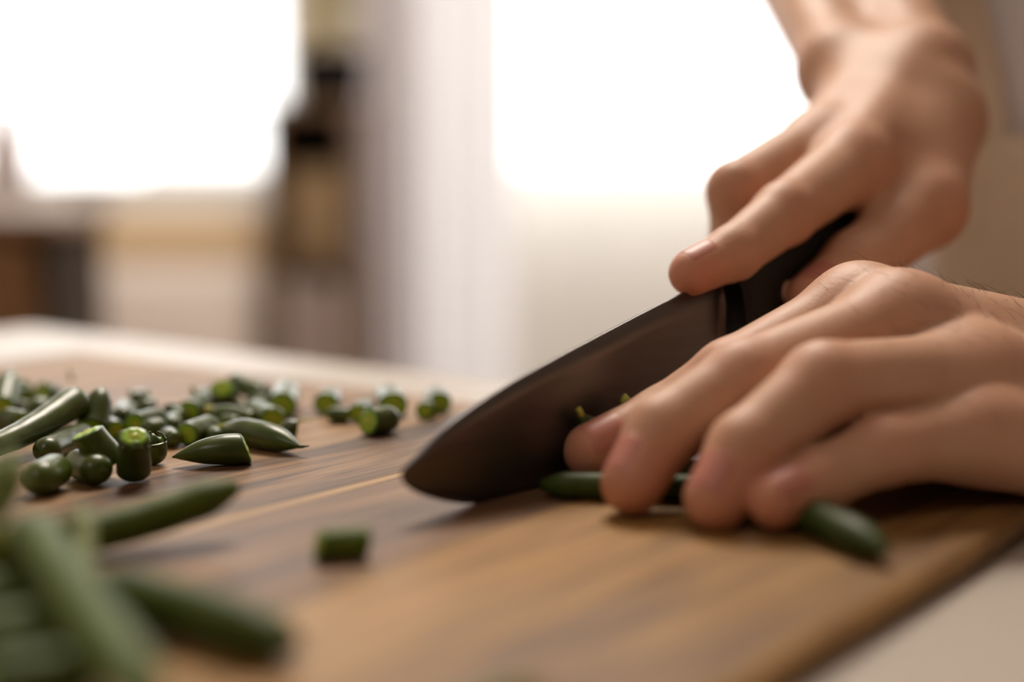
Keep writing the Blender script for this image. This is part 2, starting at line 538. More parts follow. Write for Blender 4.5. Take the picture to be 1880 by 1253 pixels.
# ------------------------------------------------------------------ things at the back of the room
def curtain(name, x0, x1, y, z0, z1, folds, label):
    n, m = 120, 12
    vs, fs = [], []
    for j in range(m + 1):
        z = z0 + (z1 - z0) * j / m
        for i in range(n + 1):
            u = i / n
            amp = 0.022 * (0.75 + 0.25 * math.sin(u * 9))
            vs.append((x0 + (x1 - x0) * u + 0.006 * math.sin(u * folds * 6.283 * 0.5), y + amp * math.sin(u * folds * 6.283 + 0.25 * math.sin(z * 3)) + 0.006 * math.sin(u * 41), z))
    for j in range(m):
        for i in range(n):
            a = j * (n + 1) + i
            fs.append((a, a + 1, a + n + 2, a + n + 1))
    root = empty(name, ((x0 + x1) / 2, y, z0))
    tag(root, label, 'curtain')
    o = mesh_obj('curtain_cloth', [Vector(v) - root.location for v in vs], fs, M_CURTAIN, root)
    h = int(n * 0.38)
    lv = [Vector(vs[j * (n + 1) + i]) + Vector((0, 0.035, 0)) - root.location for j in range(m + 1) for i in range(h + 1)]
    lf = [(j * (h + 1) + i, j * (h + 1) + i + 1, (j + 1) * (h + 1) + i + 1, (j + 1) * (h + 1) + i) for j in range(m) for i in range(h)]
    mesh_obj('dimming_layer', lv, lf, M_CURTAIN, root)  # unseen second cloth layer, added to dim the left part of the curtain
    return root

cu = curtain('curtain', -0.335, 0.005, 3.10, 0.03, 2.36, 7, 'white sheer curtain hanging in vertical folds between the two bright windows')
v_, f_ = tube([(-0.42, 3.10, 2.38), (2.2, 3.10, 2.38)], [0.011, 0.011], 12)
rod = mesh_obj('curtain_rod', v_, f_, M_TRIM)
tag(rod, 'white curtain rod above the right back window', 'curtain rod')
for x in (-0.40, 2.15):
    box('rod_bracket', (x - 0.012, 3.095, 2.365), (x + 0.012, RY1, 2.395), M_TRIM, rod, 0.003)
for k in range(9):
    x = -0.32 + k * 0.038
    bm = bmesh.new()
    r = bmesh.ops.create_circle(bm, segments=14, radius=0.016)
    v2, f2 = [], []
    bm.free()
    pts = [Vector((x, 3.10 + 0.016 * math.cos(a), 2.374 + 0.016 * math.sin(a))) for a in [2 * math.pi * q / 14 for q in range(15)]]
    v2, f2 = tube(pts, [0.002] * 15, 6)
    mesh_obj('curtain_ring', [v - cu.location for v in v2], f2, M_TRIM, cu)

# bookcase between the window and the curtain
BKX0, BKX1, BKY0, BKY1 = -0.480, -0.305, 2.78, 3.06
bk = empty('bookcase', ((BKX0 + BKX1) / 2, (BKY0 + BKY1) / 2, 0))
tag(bk, 'narrow dark brown open bookcase beside the left window', 'bookcase')
def bkb(name, lo, hi, mat, bev=0.003):
    return box(name, Vector(lo) - bk.location, Vector(hi) - bk.location, mat, bk, bev)
bkb('side_panel', (BKX0, BKY0, 0), (BKX0 + 0.018, BKY1, 1.10), M_CASE)
bkb('side_panel', (BKX1 - 0.018, BKY0, 0), (BKX1, BKY1, 1.10), M_CASE)
bkb('back_panel', (BKX0 + 0.018, BKY1 - 0.012, 0), (BKX1 - 0.018, BKY1, 1.10), M_BACKPANEL, 0)
bkb('top_panel', (BKX0 - 0.006, BKY0 - 0.006, 1.10), (BKX1 + 0.006, BKY1, 1.122), M_CASE)
SHELVES = [0.06, 0.34, 0.58, 0.82]
for z in SHELVES:
    bkb('shelf', (BKX0 + 0.018, BKY0 + 0.004, z - 0.018), (BKX1 - 0.018, BKY1 - 0.012, z), M_CASE)
# basket on the upper shelf
def lathe(profile, seg=24):
    vs, fs = [], []
    for (r, z) in profile:
        for k in range(seg):
            a = 2 * math.pi * k / seg
            vs.append((r * math.cos(a), r * math.sin(a), z))
    n = len(profile)
    for i in range(n - 1):
        for k in range(seg):
            k2 = (k + 1) % seg
            fs.append((i * seg + k, i * seg + k2, (i + 1) * seg + k2, (i + 1) * seg + k))
    fs.append(tuple(range(seg - 1, -1, -1)))
    return vs, fs
bx_, by_ = (BKX0 + BKX1) / 2, 2.89
prof = [(0.046, 0.0)] + [(0.05 + 0.010 * k / 10 + (0.0016 if k % 2 else -0.0016), 0.003 + 0.15 * k / 10) for k in range(11)] + [(0.064, 0.156), (0.058, 0.158), (0.05, 0.02), (0.0, 0.018)]
v_, f_ = lathe(prof)
v_ = [(x * 1.10, y * 1.10, z * 1.12) for x, y, z in v_]
bas = mesh_obj('basket', v_, f_, M_BASKET, loc=(bx_, by_, 0.82))
tag(bas, 'round tan wicker basket on the bookcase shelf beneath the plant', 'basket')
# row of books on the shelf below
x = BKX0 + 0.021
bi = 0
books = []
BLAB = ['grey cloth book at the left end of the bookcase row', 'brown cloth book second from left in the bookcase row', 'mauve cloth book in the middle of the bookcase row',
        'pale grey cloth book fourth from left in the bookcase row', 'dark brown cloth book at the right end of the bookcase row']
for w, h, mi in [(0.030, 0.20, 0), (0.022, 0.18, 1), (0.028, 0.205, 2), (0.026, 0.19, 0), (0.024, 0.175, 1)]:
    b = empty('book', (x + w / 2, 2.885, 0.58))
    tag(b, BLAB[bi], 'book', 'books in the bookcase')
    box('cover', (-w / 2, -0.085, 0), (-w / 2 + 0.003, 0.06, h), M_BOOKS[mi], b, 0.0008)
    box('cover', (w / 2 - 0.003, -0.085, 0), (w / 2, 0.06, h), M_BOOKS[mi], b, 0.0008)
    box('spine', (-w / 2 + 0.003, -0.085, 0), (w / 2 - 0.003, -0.082, h), M_BOOKS[mi], b)
    box('page_block', (-w / 2 + 0.003, -0.081, 0.003), (w / 2 - 0.003, 0.056, h - 0.004), M_TRIM, b)
    x += w + 0.0015
    bi += 1
# potted plant on top
pl = empty('potted_plant', (-0.366, 2.90, 1.122))
tag(pl, 'olive leafed plant in a black pot on top of the bookcase', 'plant')
v_, f_ = lathe([(0.050, 0), (0.066, 0.004), (0.072, 0.055), (0.074, 0.095), (0.077, 0.10), (0.072, 0.104), (0.068, 0.095), (0.0, 0.09)])
mesh_obj('pot', v_, f_, M_POT, pl)
v_, f_ = lathe([(0.0675, 0.0945), (0.03, 0.094), (0.0, 0.095)], 16)
mesh_obj('soil', v_, f_, M_SOIL, pl)
lv, lf = [], []
for i in range(9):
    t = i / 8
    w = 0.017 * math.sin(math.pi * min(1, t * 0.97 + 0.03)) ** 0.8
    zz = -0.35 * 0.1 * t * t
    lv += [(t * 0.1, -w, zz + 0.006 * abs(w) / 0.017), (t * 0.1, 0, zz), (t * 0.1, w, zz + 0.006 * abs(w) / 0.017)]
for i in range(8):
    lf += [(i * 3, i * 3 + 1, i * 3 + 4, i * 3 + 3), (i * 3 + 1, i * 3 + 2, i * 3 + 5, i * 3 + 4)]
leaf_me = None
rs = random.Random(3)
for s in range(5):
    a = s * 1.3
    top = Vector((0.03 * math.cos(a), 0.03 * math.sin(a), 0.26 + 0.03 * s))
    v_, f_ = tube([Vector((0, 0, 0.08)), top * 0.5 + Vector((0, 0, 0.04)), top], [0.003, 0.0026, 0.0018], 6)
    mesh_obj('stem', v_, f_, M_LEAF, pl)
    for q in range(8):
        t = 0.2 + 0.8 * q / 7
        p = Vector((0, 0, 0.08)).lerp(top, t)
        if leaf_me is None:
            lo = mesh_obj('leaf', lv, lf, M_LEAF, pl)
            leaf_me = lo.data
        else:
            lo = bpy.data.objects.new('leaf', leaf_me)
            COL.objects.link(lo)
            lo.parent = pl
        lo.location = p
        lo.rotation_euler = (rs.uniform(-0.3, 0.3), rs.uniform(-0.9, 0.1), a + q * 2.4)
        lo.scale = [rs.uniform(0.75, 1.05)] * 3

# sofa below the left window
so = empty('sofa', (-0.86, 2.72, 0))
tag(so, 'tan fabric sofa below the left window', 'sofa')
def sob(name, lo, hi, mat, bev=0.03):
    o = box(name, lo, hi, mat, so, bev, 4)
    o.data.polygons.foreach_set('use_smooth', [True] * len(o.data.polygons))
    return o
sob('base', (-0.52, -0.36, 0.10), (0.36, 0.30, 0.30), M_SOFA)
sob('backrest', (-0.52, 0.16, 0.302), (0.36, 0.36, 0.90), M_SOFA, 0.05)
sob('seat_cushion', (-0.40, -0.36, 0.302), (-0.022, 0.155, 0.45), M_SOFA, 0.04)
sob('seat_cushion', (-0.018, -0.36, 0.302), (0.24, 0.155, 0.45), M_SOFA, 0.04)
sob('armrest', (-0.52, -0.36, 0.302), (-0.405, 0.155, 0.60), M_SOFA, 0.04)
sob('armrest', (0.245, -0.36, 0.302), (0.36, 0.155, 0.60), M_SOFA, 0.04)
for sx in (-0.47, 0.31):
    for sy in (-0.31, 0.25):
        box('leg', (sx - 0.02, sy - 0.02, 0), (sx + 0.02, sy + 0.02, 0.10), M_CASE, so, 0.004)
def pillow(name, loc, w, h, t, rx, rz, mat, label):
    bm = bmesh.new()
    bmesh.ops.create_grid(bm, x_segments=14, y_segments=14, size=0.5)
    top = [v for v in bm.verts]
    for v in top:
        x, y = v.co.x * 2, v.co.y * 2
        v.co.z = (max(0, 1 - abs(x) ** 3.2) * max(0, 1 - abs(y) ** 3.2)) ** 0.5 * 0.5
    g = bmesh.ops.duplicate(bm, geom=bm.verts[:] + bm.edges[:] + bm.faces[:])
    for e in g['geom']:
        if isinstance(e, bmesh.types.BMVert):
            e.co.z *= -1
    bmesh.ops.remove_doubles(bm, verts=bm.verts, dist=1e-4)
    for v in bm.verts:
        v.co.x *= w; v.co.y *= h; v.co.z *= t
    o = bm_obj(name, bm, mat, None, True, loc, (rx, 0, rz))
    tag(o, label, 'cushion', 'cushions on the sofa')
    return o
pillow('sofa_cushion', (-1.035, 2.785, 0.640), 0.36, 0.33, 0.12, math.radians(78), 0.0, M_CUSHION, 'pale lilac grey square cushion on the sofa beside the dresser')
pillow('sofa_cushion', (-0.675, 2.785, 0.640), 0.34, 0.33, 0.12, math.radians(78), 0.0, M_CUSHION, 'pale lilac grey square cushion on the sofa nearer the bookcase')

# dresser at the far left
dr = empty('dresser', (-1.002, 1.945, 0))
tag(dr, 'brown wooden dresser with dark side panels at the left side of the room', 'dresser')
box('carcass', (-0.388, -0.105, 0.06), (0.388, 0.115, 0.915), M_DRESSER, dr, 0.002)
box('side_panel', (0.3885, -0.105, 0.06), (0.41, 0.115, 0.915), M_DARKCHAIR, dr, 0.003)
box('side_panel', (-0.41, -0.105, 0.06), (-0.3885, 0.115, 0.915), M_DARKCHAIR, dr, 0.003)
box('top_panel', (-0.42, -0.125, 0.9155), (0.42, 0.12, 0.938), M_DRESSER, dr, 0.004)
for i in range(3):
    for j in range(2):
        d_ = box('drawer', (-0.383 + j * 0.385, -0.120, 0.085 + i * 0.275), (-0.002 + j * 0.385, -0.1055, 0.352 + i * 0.275), M_DRESSER, dr, 0.004)
        v_, f_ = tube([(-0.19 + j * 0.385, -0.120, 0.22 + i * 0.275), (-0.19 + j * 0.385, -0.138, 0.22 + i * 0.275)], [0.008, 0.014], 12)
        mesh_obj('knob', v_, f_, M_RIVET, d_)
for sx in (-0.38, 0.38):
    for sy in (-0.08, 0.09):
        box('leg', (sx - 0.02, sy - 0.02, 0), (sx + 0.02, sy + 0.02, 0.0598), M_DRESSER, dr, 0.003)

# small things on the left sill
v_, f_ = lathe([(0.03, 0), (0.045, 0.01), (0.055, 0.08), (0.045, 0.15), (0.03, 0.19), (0.036, 0.215), (0.032, 0.216), (0.026, 0.19), (0.0, 0.18)])
vz = mesh_obj('vase', v_, f_, M_VASE, loc=(-1.155, 3.27, 0.925))
tag(vz, 'dusty pink ceramic vase at the left end of the window sill', 'vase')
v_, f_ = lathe([(0.02, 0), (0.03, 0.004), (0.055, 0.03), (0.06, 0.045), (0.056, 0.046), (0.03, 0.012), (0.0, 0.010)])
ds = mesh_obj('small_bowl', v_, f_, M_DISH, loc=(-0.965, 3.27, 0.925))
tag(ds, 'small grey ceramic bowl on the window sill', 'bowl')

# ------------------------------------------------------------------ board and table
TH = 0.0065                                                  # board thickness
A_ = E(1430, 1221); C_ = E(1880, 953)
U = (C_ - A_); U.z = 0; U.normalize()                        # along the grain, away from the camera
Vv = Vector((U.y, -U.x, 0))                                  # across the board, to the right
FL = E(150, 643)                                             # far left corner
uF, vL, vR = FL.dot(U), FL.dot(Vv), A_.dot(Vv)
ROT = math.atan2(U.y, U.x)
J_ = (E(450, 968) + E(735, 862)) / 2
vJ = J_.dot(Vv)
BL = 0.43
cb = empty('cutting_board', (U * (uF - BL / 2) + Vv * ((vL + vR) / 2)) + Vector((0, 0, BOARD_Z - TH)), ROT)
tag(cb, 'brown wooden cutting board glued from wide streaky staves', 'cutting board')
# stave borders in the across direction, measured from the centre (local y points to the left)
mid = (vL + vR) / 2
cuts = [vL]
w_ = (vJ - vL) / 3
cuts = [vL, vL + w_, vL + 2 * w_, vJ - 0.0045, vJ, vJ + (vR - vJ) * 0.36, vJ + (vR - vJ) * 0.70, vR]
print('board width', vR - vL, 'joint', vJ - vL, 'cuts', [round(c - vL, 3) for c in cuts])
def stave(y0, y1, mat, endl, endr):
    n = 8
    bm = bmesh.new()
    ch_ = 0.0034
    prof = []
    def side(y, s, end):
        if end:
            return [(y - s * 0.0028, 0.0), (y - s * 0.0006, 0.0022), (y, 0.0036), (y - s * 0.0005, 0.0050), (y - s * 0.0020, 0.0062), (y - s * 0.0036, TH)]
        return [(y, 0.0), (y, TH - 0.0002), (y - s * 0.0002, TH)]
    a = side(y1, 1, endr)
    b = side(y0, -1, endl)
    prof = a + b[::-1]
    xs = [-BL / 2, -BL / 2 + 0.001, -BL / 2 + 0.004, BL / 2 - 0.004, BL / 2 - 0.001, BL / 2]
    zc = [0.55, 0.85, 1.0, 1.0, 0.85, 0.55]
    rings = []
    for x, k in zip(xs, zc):
        rings.append([bm.verts.new((x, y, TH / 2 + (z - TH / 2) * k)) for y, z in prof])
    m = len(prof)
    for i in range(len(rings) - 1):
        for j in range(m):
            bm.faces.new((rings[i][j], rings[i][(j + 1) % m], rings[i + 1][(j + 1) % m], rings[i + 1][j]))
    bm.faces.new(rings[0]); bm.faces.new(rings[-1][::-1])
    return bm_obj('stave', bm, mat, cb)
order = [M_STAVE[3], M_STAVE[0], M_STAVE[0], M_STAVE[4], M_STAVE[1], M_STAVE[2], M_STAVE[3]]
for i in range(7):
    # local y = -across
    stave(mid - cuts[i + 1], mid - cuts[i], order[i], i == 6, i == 0)

tz = BOARD_Z - TH
def T(px, py):
    k = math.sin(PITCH) + (py - 626.5) / F * math.cos(PITCH)
    return P(px, py, (CAM.z - tz) / k)
tF = ((T(0, 590).dot(U) + T(650, 665).dot(U)) / 2)
TL, TW = 1.0, 1.5
tb = empty('table', U * (tF - TL / 2) + Vv * 0.05 + Vector((0, 0, 0)), ROT)
tag(tb, 'cream topped table under the cutting board', 'table')
bm = bmesh.new()
add_box(bm, (-TL / 2, -TW / 2, tz - 0.03), (TL / 2, TW / 2, tz), 0.006, 3)
bm_obj('tabletop', bm, M_TABLE, tb)
for sx in (-1, 1):
    for sy in (-1, 1):
        cx, cy = sx * (TL / 2 - 0.06), sy * (TW / 2 - 0.06)
        box('leg', (cx - 0.03, cy - 0.03, 0), (cx + 0.03, cy + 0.03, tz - 0.03), M_TABLE_LEG, tb, 0.005)
    box('rail', (sx * (TL / 2 - 0.06) - 0.012, -TW / 2 + 0.09, tz - 0.11), (sx * (TL / 2 - 0.06) + 0.012, TW / 2 - 0.09, tz - 0.03), M_TABLE_LEG, tb, 0.003)

# ------------------------------------------------------------------ knife
KC = E(870, 926)                                             # edge contact on the board
KS = P(1330, 535, 0.425)                                     # spine at the bolster
KD = Vector((KS.x - KC.x, KS.y - KC.y, 0)).normalized()      # knife direction, tip -> handle
KN = Vector((KD.y, -KD.x, 0))                                # face normal towards the camera
def on_knife(px, py):
    ray = P(px, py, 1.0) - CAM
    t = (KC - CAM).dot(KN) / ray.dot(KN)
    p = CAM + ray * t
    return ((p - KC).dot(KD), p.z - BOARD_Z)
upper = [on_knife(*q) for q in [(735, 872), (742, 860), (771, 833), (812, 788), (867, 747), (938, 702), (1035, 650), (1128, 602), (1232, 548), (1328, 508)]]
lower = [on_knife(*q) for q in [(735, 879), (741, 889), (757, 902), (793, 916), (838, 925)]]
print('blade upper', [(round(a * 1000), round(b * 1000)) for a, b in upper])
print('blade lower', [(round(a * 1000), round(b * 1000)) for a, b in lower])
s_b = upper[-1][0]
h_top = upper[-1][1]
def interp(pts, s):
    for (a, za), (b, zb) in zip(pts[:-1], pts[1:]):
        if a <= s <= b:
            return za + (zb - za) * (s - a) / max(1e-9, b - a)
    return pts[0][1] if s < pts[0][0] else pts[-1][1]
up_ = sorted(upper)
lo_ = sorted(lower + [up_[0], (0.0, -0.0002), (0.02, -0.0002), (0.06, -0.0002), (s_b - 0.012, 0.0040), (s_b, 0.0055)])
ss = list(np.linspace(up_[0][0] + 0.0002, s_b, 46))
ss = [up_[0][0] + 0.0002 + (s_b - up_[0][0]) * (k / 45) ** 1.5 for k in range(46)]
kn = empty('kitchen_knife', KC + KD * s_b + Vector((0, 0, 0.03)))
tag(kn, 'dark bladed kitchen knife with a black riveted handle, held over the board', 'knife')
def smooth_curve(vals, it=3):
    v = list(vals)
    for _ in range(it):
        v = [v[0]] + [(v[i - 1] + 2 * v[i] + v[i + 1]) / 4 for i in range(1, len(v) - 1)] + [v[-1]]
    return v
zu = smooth_curve([interp(up_, s) for s in ss])
zl = smooth_curve([interp(lo_, s) for s in ss])
vs, fs = [], []
NB = 7
for i, s in enumerate(ss):
    for side in (1, -1):
        for k in range(NB):
            t = k / (NB - 1)
            z = zl[i] + (zu[i] - zl[i]) * t
            hgt = max(0.0, z - zl[i])
            th = min(0.0010, 0.00008 + hgt * 0.000035 * 1000 / 1.0 * 0.9) if hgt < 0.009 else 0.0010
            th = 0.00008 + min(0.00085, hgt * 0.085)
            if t == 1: th *= 0.82
            p = KC + KD * s + KN * (side * th)
            p.z = BOARD_Z + z
            vs.append(p - kn.location)
for i in range(len(ss) - 1):
    for sd in (0, 1):
        for k in range(NB - 1):
            a = i * 2 * NB + sd * NB + k
            b = a + 2 * NB
            fs.append((a, b, b + 1, a + 1) if sd == 0 else (a, a + 1, b + 1, b))
    a = i * 2 * NB; b = a + 2 * NB
    fs.append((a + NB - 1, b + NB - 1, b + 2 * NB - 1, a + 2 * NB - 1))
    fs.append((a, a + NB, b + NB, b))
for i in (0, len(ss) - 1):
    a = i * 2 * NB
    fs.append(tuple([a + k for k in range(NB)] + [a + NB + k for k in range(NB - 1, -1, -1)]))
blade = mesh_obj('blade', vs, fs, M_BLADE, kn)
# handle: oval section that runs on behind the bolster and rises
HA = P(1330, 572, 0.4255); HB = P(1672, 362, 0.522)
HD = (HB - HA).normalized()
HW = KN.copy()
HW = (HW - HD * HW.dot(HD)).normalized()
HU = HD.cross(HW)
if HU.z < 0: HU = -HU
hl = (HB - HA).length + 0.012
vs, fs = [], []
nst, sg = 22, 20
for i in range(nst):
    t = i / (nst - 1)
    c = HA + HD * (hl * t)
    hh = 0.0125 + 0.0012 * math.sin(t * math.pi) + 0.0035 * max(0.0, 1 - t / 0.3) ** 1.5
    ww = 0.0078 + 0.0012 * math.sin(t * math.pi)
    e = 1.0
    if t > 0.92: e = math.sqrt(max(0.02, 1 - ((t - 0.92) / 0.08) ** 2))
    if i == 0: e = 0.94
    for k in range(sg):
        a = 2 * math.pi * k / sg
        ca, sa = math.cos(a), math.sin(a)
        sx = abs(ca) ** 0.75 * (1 if ca > 0 else -1)
        sy = abs(sa) ** 0.75 * (1 if sa > 0 else -1)
        vs.append(c + HW * (sx * ww * e) + HU * (sy * hh * e) - kn.location)
for i in range(nst - 1):
    for k in range(sg):
        k2 = (k + 1) % sg
        fs.append((i * sg + k, i * sg + k2, (i + 1) * sg + k2, (i + 1) * sg + k))
fs.append(tuple(range(sg))); fs.append(tuple((nst - 1) * sg + k for k in range(sg)))
hnd = mesh_obj('handle', vs, fs, M_HANDLE, kn)
for q in (0.024, 0.056, 0.088):
    c = HA + HD * q - HU * 0.001
    ww = 0.0078 + 0.0012 * math.sin(q / hl * math.pi)
    for s in (1, -1):
        v_, f_ = tube([c + HW * s * (ww - 0.001), c + HW * s * (ww + 0.00025), c + HW * s * (ww + 0.0005)], [0.0034, 0.0034, 0.0027], 14)
        mesh_obj('rivet', [v - kn.location for v in v_], f_, M_RIVET, kn)
# bolster collar where blade meets handle

# ------------------------------------------------------------------ the person
def npv(v):
    return np.array([v[0], v[1], v[2]], dtype=np.float64)

def seg_d(p, a, b, ra, rb):
    a, b = npv(a), npv(b)
    ab = b - a
    L2 = max(1e-12, float(ab @ ab))
    t = np.clip(((p - a) @ ab) / L2, 0, 1)
    q = p - (a + t[:, None] * ab)
    return np.sqrt((q * q).sum(1)) - (ra + (rb - ra) * t)

def smin(a, b, k):
    h = np.maximum(k - np.abs(a - b), 0) / k
    return np.minimum(a, b) - h * h * k * 0.25

def chain_d(p, pts, k=0.0025):
    d = None
    for (a, ra), (b, rb) in zip(pts[:-1], pts[1:]):
        s = seg_d(p, a, b, ra, rb)
        d = s if d is None else smin(d, s, k)
    return d

def surface_nets(fn, lo, hi, h, newton=2):
    """sparse evaluation of the distance fn on a grid, then a naive surface net"""
    B = 8
    lo = np.array(lo); hi = np.array(hi)
    nb = np.ceil((hi - lo) / (h * B)).astype(int)
    n = nb * B
    ci = np.stack(np.meshgrid(*[np.arange(k) for k in nb], indexing='ij'), -1).reshape(-1, 3)
    cc = lo + (ci * B + (B - 1) / 2) * h
    dc = fn(cc)
    vol = np.repeat(np.repeat(np.repeat(dc.reshape(nb), B, 0), B, 1), B, 2).astype(np.float32)
    act = ci[np.abs(dc) < h * B * 0.87 * 1.25 + 0.003]
    off = np.stack(np.meshgrid(*[np.arange(B)] * 3, indexing='ij'), -1).reshape(-1, 3)
    for s in range(0, len(act), 400):
        blk = act[s:s + 400]
        idx = (blk[:, None, :] * B + off[None]).reshape(-1, 3)
        vol[idx[:, 0], idx[:, 1], idx[:, 2]] = fn(lo + idx * h)
    neg = vol < 0
    cnt = np.zeros(n - 1, np.int8)
    for dx in (0, 1):
        for dy in (0, 1):
            for dz in (0, 1):
                cnt += neg[dx:n[0] - 1 + dx, dy:n[1] - 1 + dy, dz:n[2] - 1 + dz]
    cells = np.argwhere((cnt > 0) & (cnt < 8))
    cid = -np.ones(n - 1, np.int32)
    cid[cells[:, 0], cells[:, 1], cells[:, 2]] = np.arange(len(cells))
    acc = np.zeros((len(cells), 3)); num = np.zeros(len(cells))
    corners = [(x, y, z) for x in (0, 1) for y in (0, 1) for z in (0, 1)]
    for c0 in corners:
        for ax in range(3):
            if c0[ax] == 1: continue
            c1 = list(c0); c1[ax] = 1
            i0 = cells + np.array(c0); i1 = cells + np.array(c1)
            v0 = vol[i0[:, 0], i0[:, 1], i0[:, 2]].astype(float); v1 = vol[i1[:, 0], i1[:, 1], i1[:, 2]].astype(float)
            m = (v0 < 0) != (v1 < 0)
            t = np.where(m, v0 / np.where(np.abs(v0 - v1) < 1e-12, 1, v0 - v1), 0)
            acc += np.where(m[:, None], np.array(c0) + t[:, None] * (np.array(c1) - np.array(c0)), 0)
            num += m
    verts = lo + (cells + acc / num[:, None]) * h
    faces = []
    for ax in range(3):
        u, w = (ax + 1) % 3, (ax + 2) % 3
        s0 = [slice(None)] * 3; s1 = [slice(None)] * 3
        s0[ax] = slice(0, -1); s1[ax] = slice(1, None)
        a, b = neg[tuple(s0)], neg[tuple(s1)]
        e = np.argwhere(a != b)
        ok = (e[:, u] > 0) & (e[:, w] > 0) & (e[:, u] < n[u] - 1) & (e[:, w] < n[w] - 1)
        e = e[ok]
        flip = a[e[:, 0], e[:, 1], e[:, 2]]
        q = []
        for (du, dw) in ((0, 0), (1, 0), (1, 1), (0, 1)):
            c = e.copy(); c[:, u] -= du; c[:, w] -= dw
            q.append(cid[c[:, 0], c[:, 1], c[:, 2]])
        q = np.stack(q, 1)
        q = np.where(flip[:, None], q, q[:, ::-1])
        faces.append(q[(q >= 0).all(1)])
    faces = np.concatenate(faces)
    for _ in range(newton):
        e = h * 0.5
        d = fn(verts)
        g = np.stack([(fn(verts + np.eye(3)[i] * e) - fn(verts - np.eye(3)[i] * e)) / (2 * e) for i in range(3)], 1)
        gl = np.maximum((g * g).sum(1), 0.05)
        verts = verts - np.clip(d / gl, -h, h)[:, None] * g
    return verts, faces

Z = BOARD_Z
MM = 0.001
# left hand joints (thumb side away from the camera)
Lh = {
    'index': [(P(1575, 574, .392), 12.0), (P(1342, 692, .377), 9.8), (P(1215, 772, .379), 8.5), (P(1088, 829, .372), 7.6)],
    'middle': [(P(1660, 592, .378), 11.8), (P(1367, 702, .356), 10.3), (P(1216, 795, .348), 8.9), (P(1161, 887, .341), 7.7)],
    'ring': [(P(1800, 692, .366), 11.6), (P(1512, 706, .343), 10.1), (P(1370, 826, .334), 8.8), (P(1316, 915, .329), 7.7)],
    'pinky': [(P(1795, 800, .352), 10.6), (P(1622, 826, .337), 8.1), (P(1508, 880, .330), 7.0), (P(1424, 920, .324), 6.5)],
}
L_meta = [
    (P(1575, 574, .392), P(1965, 672, .415), 12.0, 14.0),
    (P(1660, 592, .378), P(1985, 690, .404), 11.6, 15.0),
    (P(1800, 692, .366), P(1990, 760, .380), 11.4, 15.0),
    (P(1795, 800, .352), P(1985, 834, .353), 10.8, 14.0),
    # palm side filling
    (P(1690, 680, .400), P(1960, 745, .405), 12.0, 17.0),
    (P(1760, 790, .380), P(1960, 790, .392), 10.0, 11.5),
    (P(1700, 785, .394), P(1960, 800, .370), 11.6, 14.0),
    (P(1690, 768, .402), P(1960, 772, .405), 12.0, 12.0),
]
L_thumb = [(P(1930, 735, .425), 14.0), (P(1730, 762, .415), 11.0), (P(1560, 790, .400), 9.3), (P(1455, 813, .392), 7.5)]
L_elbow = Vector((0.42, 0.50, Z + 0.115))
L_shoulder = Vector((0.475, 0.60, 1.37))
wl0, wl1 = P(2075, 720, .410), P(2085, 795, .378)
LW = (wl0 + wl1) / 2
L_arm = [
    (P(1980, 690, .410), wl0, 16.0, 17.5), (P(1985, 805, .370), wl1, 14.0, 17.0),
    (wl0, L_elbow + Vector((0, 0, 0.012)), 17.5, 36.0), (wl1, L_elbow - Vector((0, 0, 0.012)), 17.0, 36.0),
    (L_elbow, L_elbow.lerp(L_shoulder, 0.55), 40.0, 45.0),
]
def left_fn(p):
    fing = None
    for nm in ('index', 'middle', 'ring', 'pinky'):
        c = chain_d(p, [(a, r * MM) for a, r in Lh[nm]], 0.003)
        fing = c if fing is None else smin(fing, c, 0.0010)
    th = chain_d(p, [(a, r * MM) for a, r in L_thumb], 0.004)
    fing = smin(fing, th, 0.0010)
    palm = None
    for a, b, ra, rb in L_meta:
        s = seg_d(p, a, b, ra * MM, rb * MM)
        palm = s if palm is None else smin(palm, s, 0.013)
    arm = None
    for a, b, ra, rb in L_arm:
        s = seg_d(p, a, b, ra * MM, rb * MM)
        arm = s if arm is None else smin(arm, s, 0.012)
    d = smin(palm, arm, 0.014)
    return smin(d, fing, 0.009)

# right hand, gripping the knife handle, forefinger along the spine
Rh = {
    'index': [(P(1562, 302, .472), 12.0), (P(1440, 393, .438), 9.6), (P(1347, 465, .421), 7.9), (P(1270, 501, .4125), 6.8)],
    'middle': [(P(1505, 268, .492), 12.2), (P(1352, 350, .462), 9.4), (P(1352, 436, .464), 8.2), (P(1425, 478, .468), 7.4)],
    'ring': [(P(1560, 245, .512), 11.8), (P(1412, 318, .488), 9.2), (P(1400, 410, .488), 8.0), (P(1470, 450, .490), 7.2)],
    'pinky': [(P(1600, 235, .532), 11.0), (P(1480, 310, .512), 8.4), (P(1470, 385, .512), 7.4), (P(1530, 420, .512), 6.6)],
}
R_thumb = [(P(1722, 225, .512), 15.0), (P(1698, 382, .478), 13.2), (P(1572, 488, .452), 10.2), (P(1490, 548, .437), 8.4)]
R_elbow = Vector((0.152, 0.77, Z + 0.215))
R_shoulder = Vector((0.205, 0.81, 1.38))
wr0, wr1 = P(1700, 130, .528), P(1540, 125, .550)
R_meta = [
    (P(1562, 302, .472), P(1660, 165, .522), 12.4, 14.5),
    (P(1505, 268, .492), P(1610, 155, .533), 12.2, 14.5),
    (P(1560, 245, .512), P(1585, 150, .545), 12.0, 14.0),
    (P(1600, 235, .532), P(1565, 150, .555), 11.5, 14.0),
    (P(1600, 325, .486), P(1680, 230, .515), 13.0, 16.0),
    (P(1640, 290, .490), P(1722, 225, .512), 13.0, 15.0),
]
